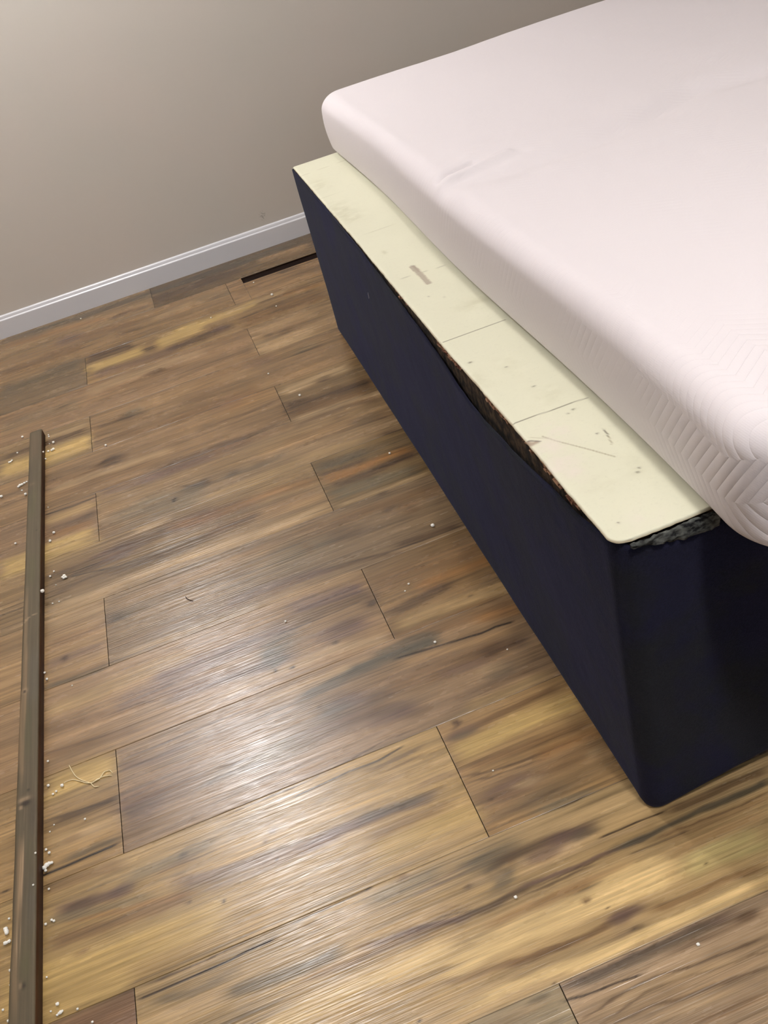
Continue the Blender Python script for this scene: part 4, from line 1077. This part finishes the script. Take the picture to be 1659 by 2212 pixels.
ix, iy = np.clip(P[:, 0], -(ha - RP), ha - RP), np.clip(P[:, 1], -(hb - RP), hb - RP)   # plan-corner centres
dx, dy = P[:, 0] - ix, P[:, 1] - iy; dl = np.maximum(np.hypot(dx, dy), 1e-9)
k_ = np.minimum(1, (RP - r) / dl); qx, qy = ix + dx * k_, iy + dy * k_
qz = np.clip(P[:, 2], -hc + r, hc - r)
d3 = np.c_[P[:, 0] - qx, P[:, 1] - qy, P[:, 2] - qz]; l3 = np.maximum(np.linalg.norm(d3, axis=1), 1e-9)
nrm = d3 / l3[:, None]
P2 = np.c_[qx, qy, qz] + nrm * r[:, None]
# world plan: base-line slopes 0.0285 m per m like the ledge edge, side bellies out a little
wx = P2[:, 0] + cx + 0.0290 * (P2[:, 1] + hb); wy = P2[:, 1] + cy; wz = P2[:, 2] + hc
sidew = np.clip(-nrm[:, 0], 0, 1) + np.clip(-nrm[:, 1], 0, 1)
wx -= (0.004 + 0.006 * np.clip((wy - 0.9) / 0.9, 0, 1)) * np.clip(-nrm[:, 0], 0, 1) * np.sin(np.pi * np.clip(wz / MT, 0, 1))
wx += 0.0045 * np.sin(wy * 5.5 + 0.6) * np.clip(-nrm[:, 0], 0, 1)
wz += np.clip(nrm[:, 2], 0, 1) * (0.0045 * (fbm(wx * 2.4, wy * 2.4, 41, 2) - 0.5) * 2 + 0.0012 * (fbm(wx * 16, wy * 16, 43, 2) - 0.5))
# pillowy crown towards the middle and soft shoulders
top = np.clip(nrm[:, 2], 0, 1) * (P2[:, 2] > 0)
def seg_d(px, py, pts):
    best = np.full(len(px), 9.0)
    for a_, b_ in zip(pts[:-1], pts[1:]):
        dv = np.array(b_) - np.array(a_); t_ = np.clip(((px - a_[0]) * dv[0] + (py - a_[1]) * dv[1]) / (dv @ dv), 0, 1)
        best = np.minimum(best, np.hypot(px - a_[0] - t_ * dv[0], py - a_[1] - t_ * dv[1]))
    return best
for pts, dep, wd_ in (([(0.890, 0.838), (0.925, 0.846), (0.966, 0.856)], -0.0072, 0.0055), ([(0.885, 0.815), (0.95, 0.826), (1.03, 0.846)], 0.0036, 0.009),
                      ([(0.895, 0.865), (0.97, 0.888)], 0.0022, 0.011), ([(0.905, 0.800), (0.99, 0.806), (1.05, 0.822)], -0.0024, 0.011), ([(0.90, 0.90), (1.0, 0.93)], -0.0016, 0.012),
                      ([(0.91, 0.775), (1.0, 0.752), (1.17, 0.756), (1.29, 0.79), (1.40, 0.831), (1.535, 0.812), (1.8, 0.80)], -0.0085, 0.036),
                      ([(1.0, 0.90), (1.20, 0.86), (1.40, 0.90), (1.6, 0.90)], 0.0030, 0.05)):
    d = seg_d(wx, wy, pts); wz += top * dep * np.exp(-(d / wd_) ** 2)
# the overhanging front end dips
wz -= 0.004 * np.clip((-0.07 - wy) / 0.14, 0, 1)
mat_o = from_np('mattress', np.c_[wx, wy, wz + BH + 0.0006], Q_, M_knit, smooth=True)
bm = bmesh.new(); bm.from_mesh(mat_o.data); bmesh.ops.remove_doubles(bm, verts=bm.verts, dist=0.0002)
bmesh.ops.recalc_face_normals(bm, faces=bm.faces); bm.to_mesh(mat_o.data); bm.free()
mat_o.data.polygons.foreach_set('use_smooth', [True] * len(mat_o.data.polygons))
tag(mat_o, 'white quilted knit foam mattress lying on the navy bed base', 'mattress')

# ================================================================== BATTEN
bh = 0.024
def be(y): return -0.1291 - 0.0028 * y - 0.001 * 0        # right edge of the batten (x at y)
yl = np.r_[np.arange(-0.55, 1.806, 0.004), [1.806]]
sec = [(0.0, 0.0005), (0.0, bh - 0.003), (-0.0009, bh - 0.0010), (-0.0030, bh)] + [(-0.003 - 0.0295 * k_ / 22, bh) for k_ in range(1, 22)] + [(-0.0335, bh - 0.0002), (-0.0365, bh - 0.0015), (-0.0380, bh - 0.0045), (-0.0382, 0.0005)]
ns = len(sec); co = []; cc = []
BP = dict(light=(134, 110, 82), pale=(168, 142, 112), green=(84, 80, 54), dark=(68, 60, 50), greyd=(88, 82, 70), knot=(42, 33, 25), brown=(98, 80, 62))
for y in yl:
    for (sx, sz_) in sec:
        wv = 0.0006 * (float(vnoise(y * 14, 0.3, 8)) - .5) * 2
        wn = 1 + 0.10 * (0.9 - y) * 0.3
        co.append((be(y) + sx * wn + wv * (sx < -0.02), y, sz_))
co = np.array(co); x, y = co[:, 0], co[:, 1]
cc = np.tile(lin((88, 78, 60)), (len(co), 1)); cc *= (1 + 0.35 * (fbm(x * 160, y * 1.8, 61, 3) - 0.5) + 0.15 * (fbm(x * 500, y * 5, 63, 2) - 0.5))[:, None]
wxx = x + 0.0015 * (fbm(x * 50, y * 8, 3) - .5) * 2
for c, al, kind, p in parse(BATTEN):
    c3 = lin(BP[c])
    if kind == 'l':
        hw = max(float(p[0]), 0.0009); q = np.array([[float(a_) for a_ in s_.split(',')] for s_ in p[1:]]); q = q[np.argsort(q[:, 1])]
        cross = abs(q[-1, 0] - q[0, 0]) > 0.6 * abs(q[-1, 1] - q[0, 1])
        if cross:
            best = seg_d(x, y, [tuple(a_) for a_ in q]); m = np.clip(1.5 - best / hw, 0, 1)
        else:
            xc = np.interp(y, q[:, 1], q[:, 0]); m = 1 / (1 + (np.abs(wxx - xc) / hw) ** 4)
            m = m * np.clip((y - q[0, 1] + .02) / 0.05, 0, 1) * np.clip((q[-1, 1] + .02 - y) / 0.05, 0, 1)
    else:
        bx_, by_ = [float(a_) for a_ in p[0].split(',')]; m = 1 / (1 + (((x - bx_) / float(p[1])) ** 2 + ((y - by_) / float(p[2])) ** 2) ** 2.5)
    m = m * (co[:, 2] > bh - 0.006); ix_ = np.where(m > .004)[0]; mixc(cc, np.clip(m[ix_] * al, 0, 1), ix_, c3)
side = (co[:, 2] < bh - 0.002) & (np.tile(np.arange(ns), len(yl)) < 2)
cc[side] = lin((74, 46, 26)) * (1 + 0.5 * (fbm(x[side] * 0, y[side] * 12, 5, 2) - .5))[:, None]
qs = []
for i in range(len(yl) - 1):
    for j in range(ns):
        j2 = (j + 1) % ns; qs.append((i * ns + j, (i + 1) * ns + j, (i + 1) * ns + j2, i * ns + j2))
bat = from_np('wooden_batten', co, qs, M_batten, cols=cc)
bm = bmesh.new(); bm.from_mesh(bat.data); bm.verts.ensure_lookup_table()
bm.faces.new([bm.verts[j] for j in range(ns)]); bm.faces.new([bm.verts[(len(yl) - 1) * ns + j] for j in range(ns)][::-1])
bmesh.ops.recalc_face_normals(bm, faces=bm.faces); bm.to_mesh(bat.data); bm.free()
tag(bat, 'long grey-brown weathered wooden batten lying on the floor at left', 'wood strip')

# ================================================================== DEBRIS
rnd = random.Random(5)
def blob_mesh(name, balls, z0=0.0, sub=2):
    bm = bmesh.new()
    for (x, y, d) in balls:
        r_ = bmesh.ops.create_icosphere(bm, subdivisions=sub, radius=d / 2)
        rr = random.Random(int(x * 1e5) ^ int(y * 1e4)); ph_ = rr.uniform(0, 6)
        for v_ in r_['verts']:
            c_ = v_.co.normalized(); s_ = 1 + 0.16 * math.sin(5 * c_.x + ph_) * math.cos(4 * c_.y + 2 * ph_) + 0.05 * math.sin(11 * c_.z + ph_)
            v_.co = Vector((v_.co.x * s_ * 1.05, v_.co.y * s_, v_.co.z * s_ * 0.85)) + Vector((x, y, d * 0.40))
    zmin = min(v_.co.z for v_ in bm.verts)
    for v_ in bm.verts: v_.co.z += z0 - zmin
    return bm
ORD = ['first', 'second', 'third', 'fourth', 'fifth', 'sixth', 'seventh', 'eighth', 'ninth', 'tenth']
cnt = {}
for lab, x, y, z, d in BEADS:
    d = max(d, 0.0024) * 1.2; k_ = cnt.get(lab, 0); cnt[lab] = k_ + 1
    o = bm_obj('foam_crumb', blob_mesh('b', [(0, 0, d)]), M_foam, None, True); o.location = (x, y, z)
    tag(o, lab.replace('#', ORD[k_]), 'foam crumb', 'white foam crumbs scattered around the batten' if '#' in lab else 'white foam crumbs scattered over the floor')
for lab, balls in CLUSTERS:
    mx, my = balls[0][0], balls[0][1]
    o = bm_obj('foam_flake', blob_mesh('c', [(a_ - mx, b_ - my, d) for a_, b_, d in balls], 0.0), M_foam, None, True)
    o.location = (mx, my, 0.0); tag(o, lab, 'foam flake')
def strand(name, lists, rad, mat, z=0.0012, lab=None, cat=None, lift=0.001):
    bm = bmesh.new()
    for pts in lists:
        P_ = [Vector(p_) for p_ in pts]; n_ = 6 * (len(P_) - 1) + 1; cs = []
        tvals = np.linspace(0, len(P_) - 1, n_)
        A_ = np.array([tuple(p_) for p_ in P_]); 
        sm = np.c_[np.interp(tvals, range(len(P_)), A_[:, 0]), np.interp(tvals, range(len(P_)), A_[:, 1])]
        for _ in range(3): sm[1:-1] = (sm[:-2] + 2 * sm[1:-1] + sm[2:]) / 4
        rings = []
        for i in range(n_):
            c_ = Vector((sm[i, 0], sm[i, 1], z + lift * (0.5 + 0.5 * math.sin(i * 0.7))))
            j = min(i + 1, n_ - 1); k2 = max(i - 1, 0); t_ = Vector((sm[j, 0] - sm[k2, 0], sm[j, 1] - sm[k2, 1], 0)).normalized()
            s_ = Vector((-t_.y, t_.x, 0)); u_ = Vector((0, 0, 1)); rr = rad * (0.35 + 0.65 * math.sin(math.pi * (i + 0.5) / n_) ** 0.4)
            rings.append([bm.verts.new(c_ + s_ * rr * math.cos(a) + u_ * rr * math.sin(a)) for a in np.linspace(0, 2 * math.pi, 7)[:-1]])
        for r1, r2 in zip(rings[:-1], rings[1:]):
            for q_ in range(6): bm.faces.new((r1[q_], r1[(q_ + 1) % 6], r2[(q_ + 1) % 6], r2[q_]))
        bm.faces.new(rings[0][::-1]); bm.faces.new(rings[-1])
    return tag(bm_obj(name, bm, mat, None, True), lab, cat)
strand('thread', THREADS, 0.0009, M_thread, 0.0010, 'curled frayed pale yellow thread on the yellow plank beside the batten', 'thread', 0.0008)
strand('dark_sliver', [HAIR], 0.0009, M_hair, 0.0009, 'small curved dark hair-like sliver in the middle of the floor', 'sliver', 0.0003)
# a wisp of lint clinging to the velvet side
bm = bmesh.new()
a_, b_ = Vector(LINT[0]), Vector(LINT[1]); n_ = 5; rings = []
for i in range(n_ + 1):
    c_ = a_.lerp(b_, i / n_) + Vector((0, 0.0012 * math.sin(i * 1.3), 0)); rr = 0.0007 * (0.5 + 0.5 * math.sin(math.pi * (i + .5) / (n_ + 1)))
    rings.append([bm.verts.new(c_ + Vector((rr * math.cos(q_), rr * math.sin(q_), 0))) for q_ in np.linspace(0, 2 * math.pi, 7)[:-1]])
for r1, r2 in zip(rings[:-1], rings[1:]):
    for q_ in range(6): bm.faces.new((r1[q_], r1[(q_ + 1) % 6], r2[(q_ + 1) % 6], r2[q_]))
bm.faces.new(rings[0][::-1]); bm.faces.new(rings[-1])
tag(bm_obj('lint', bm, M_lint, None, True), 'tiny white wisp of lint stuck on the navy velvet side of the bed base', 'lint')
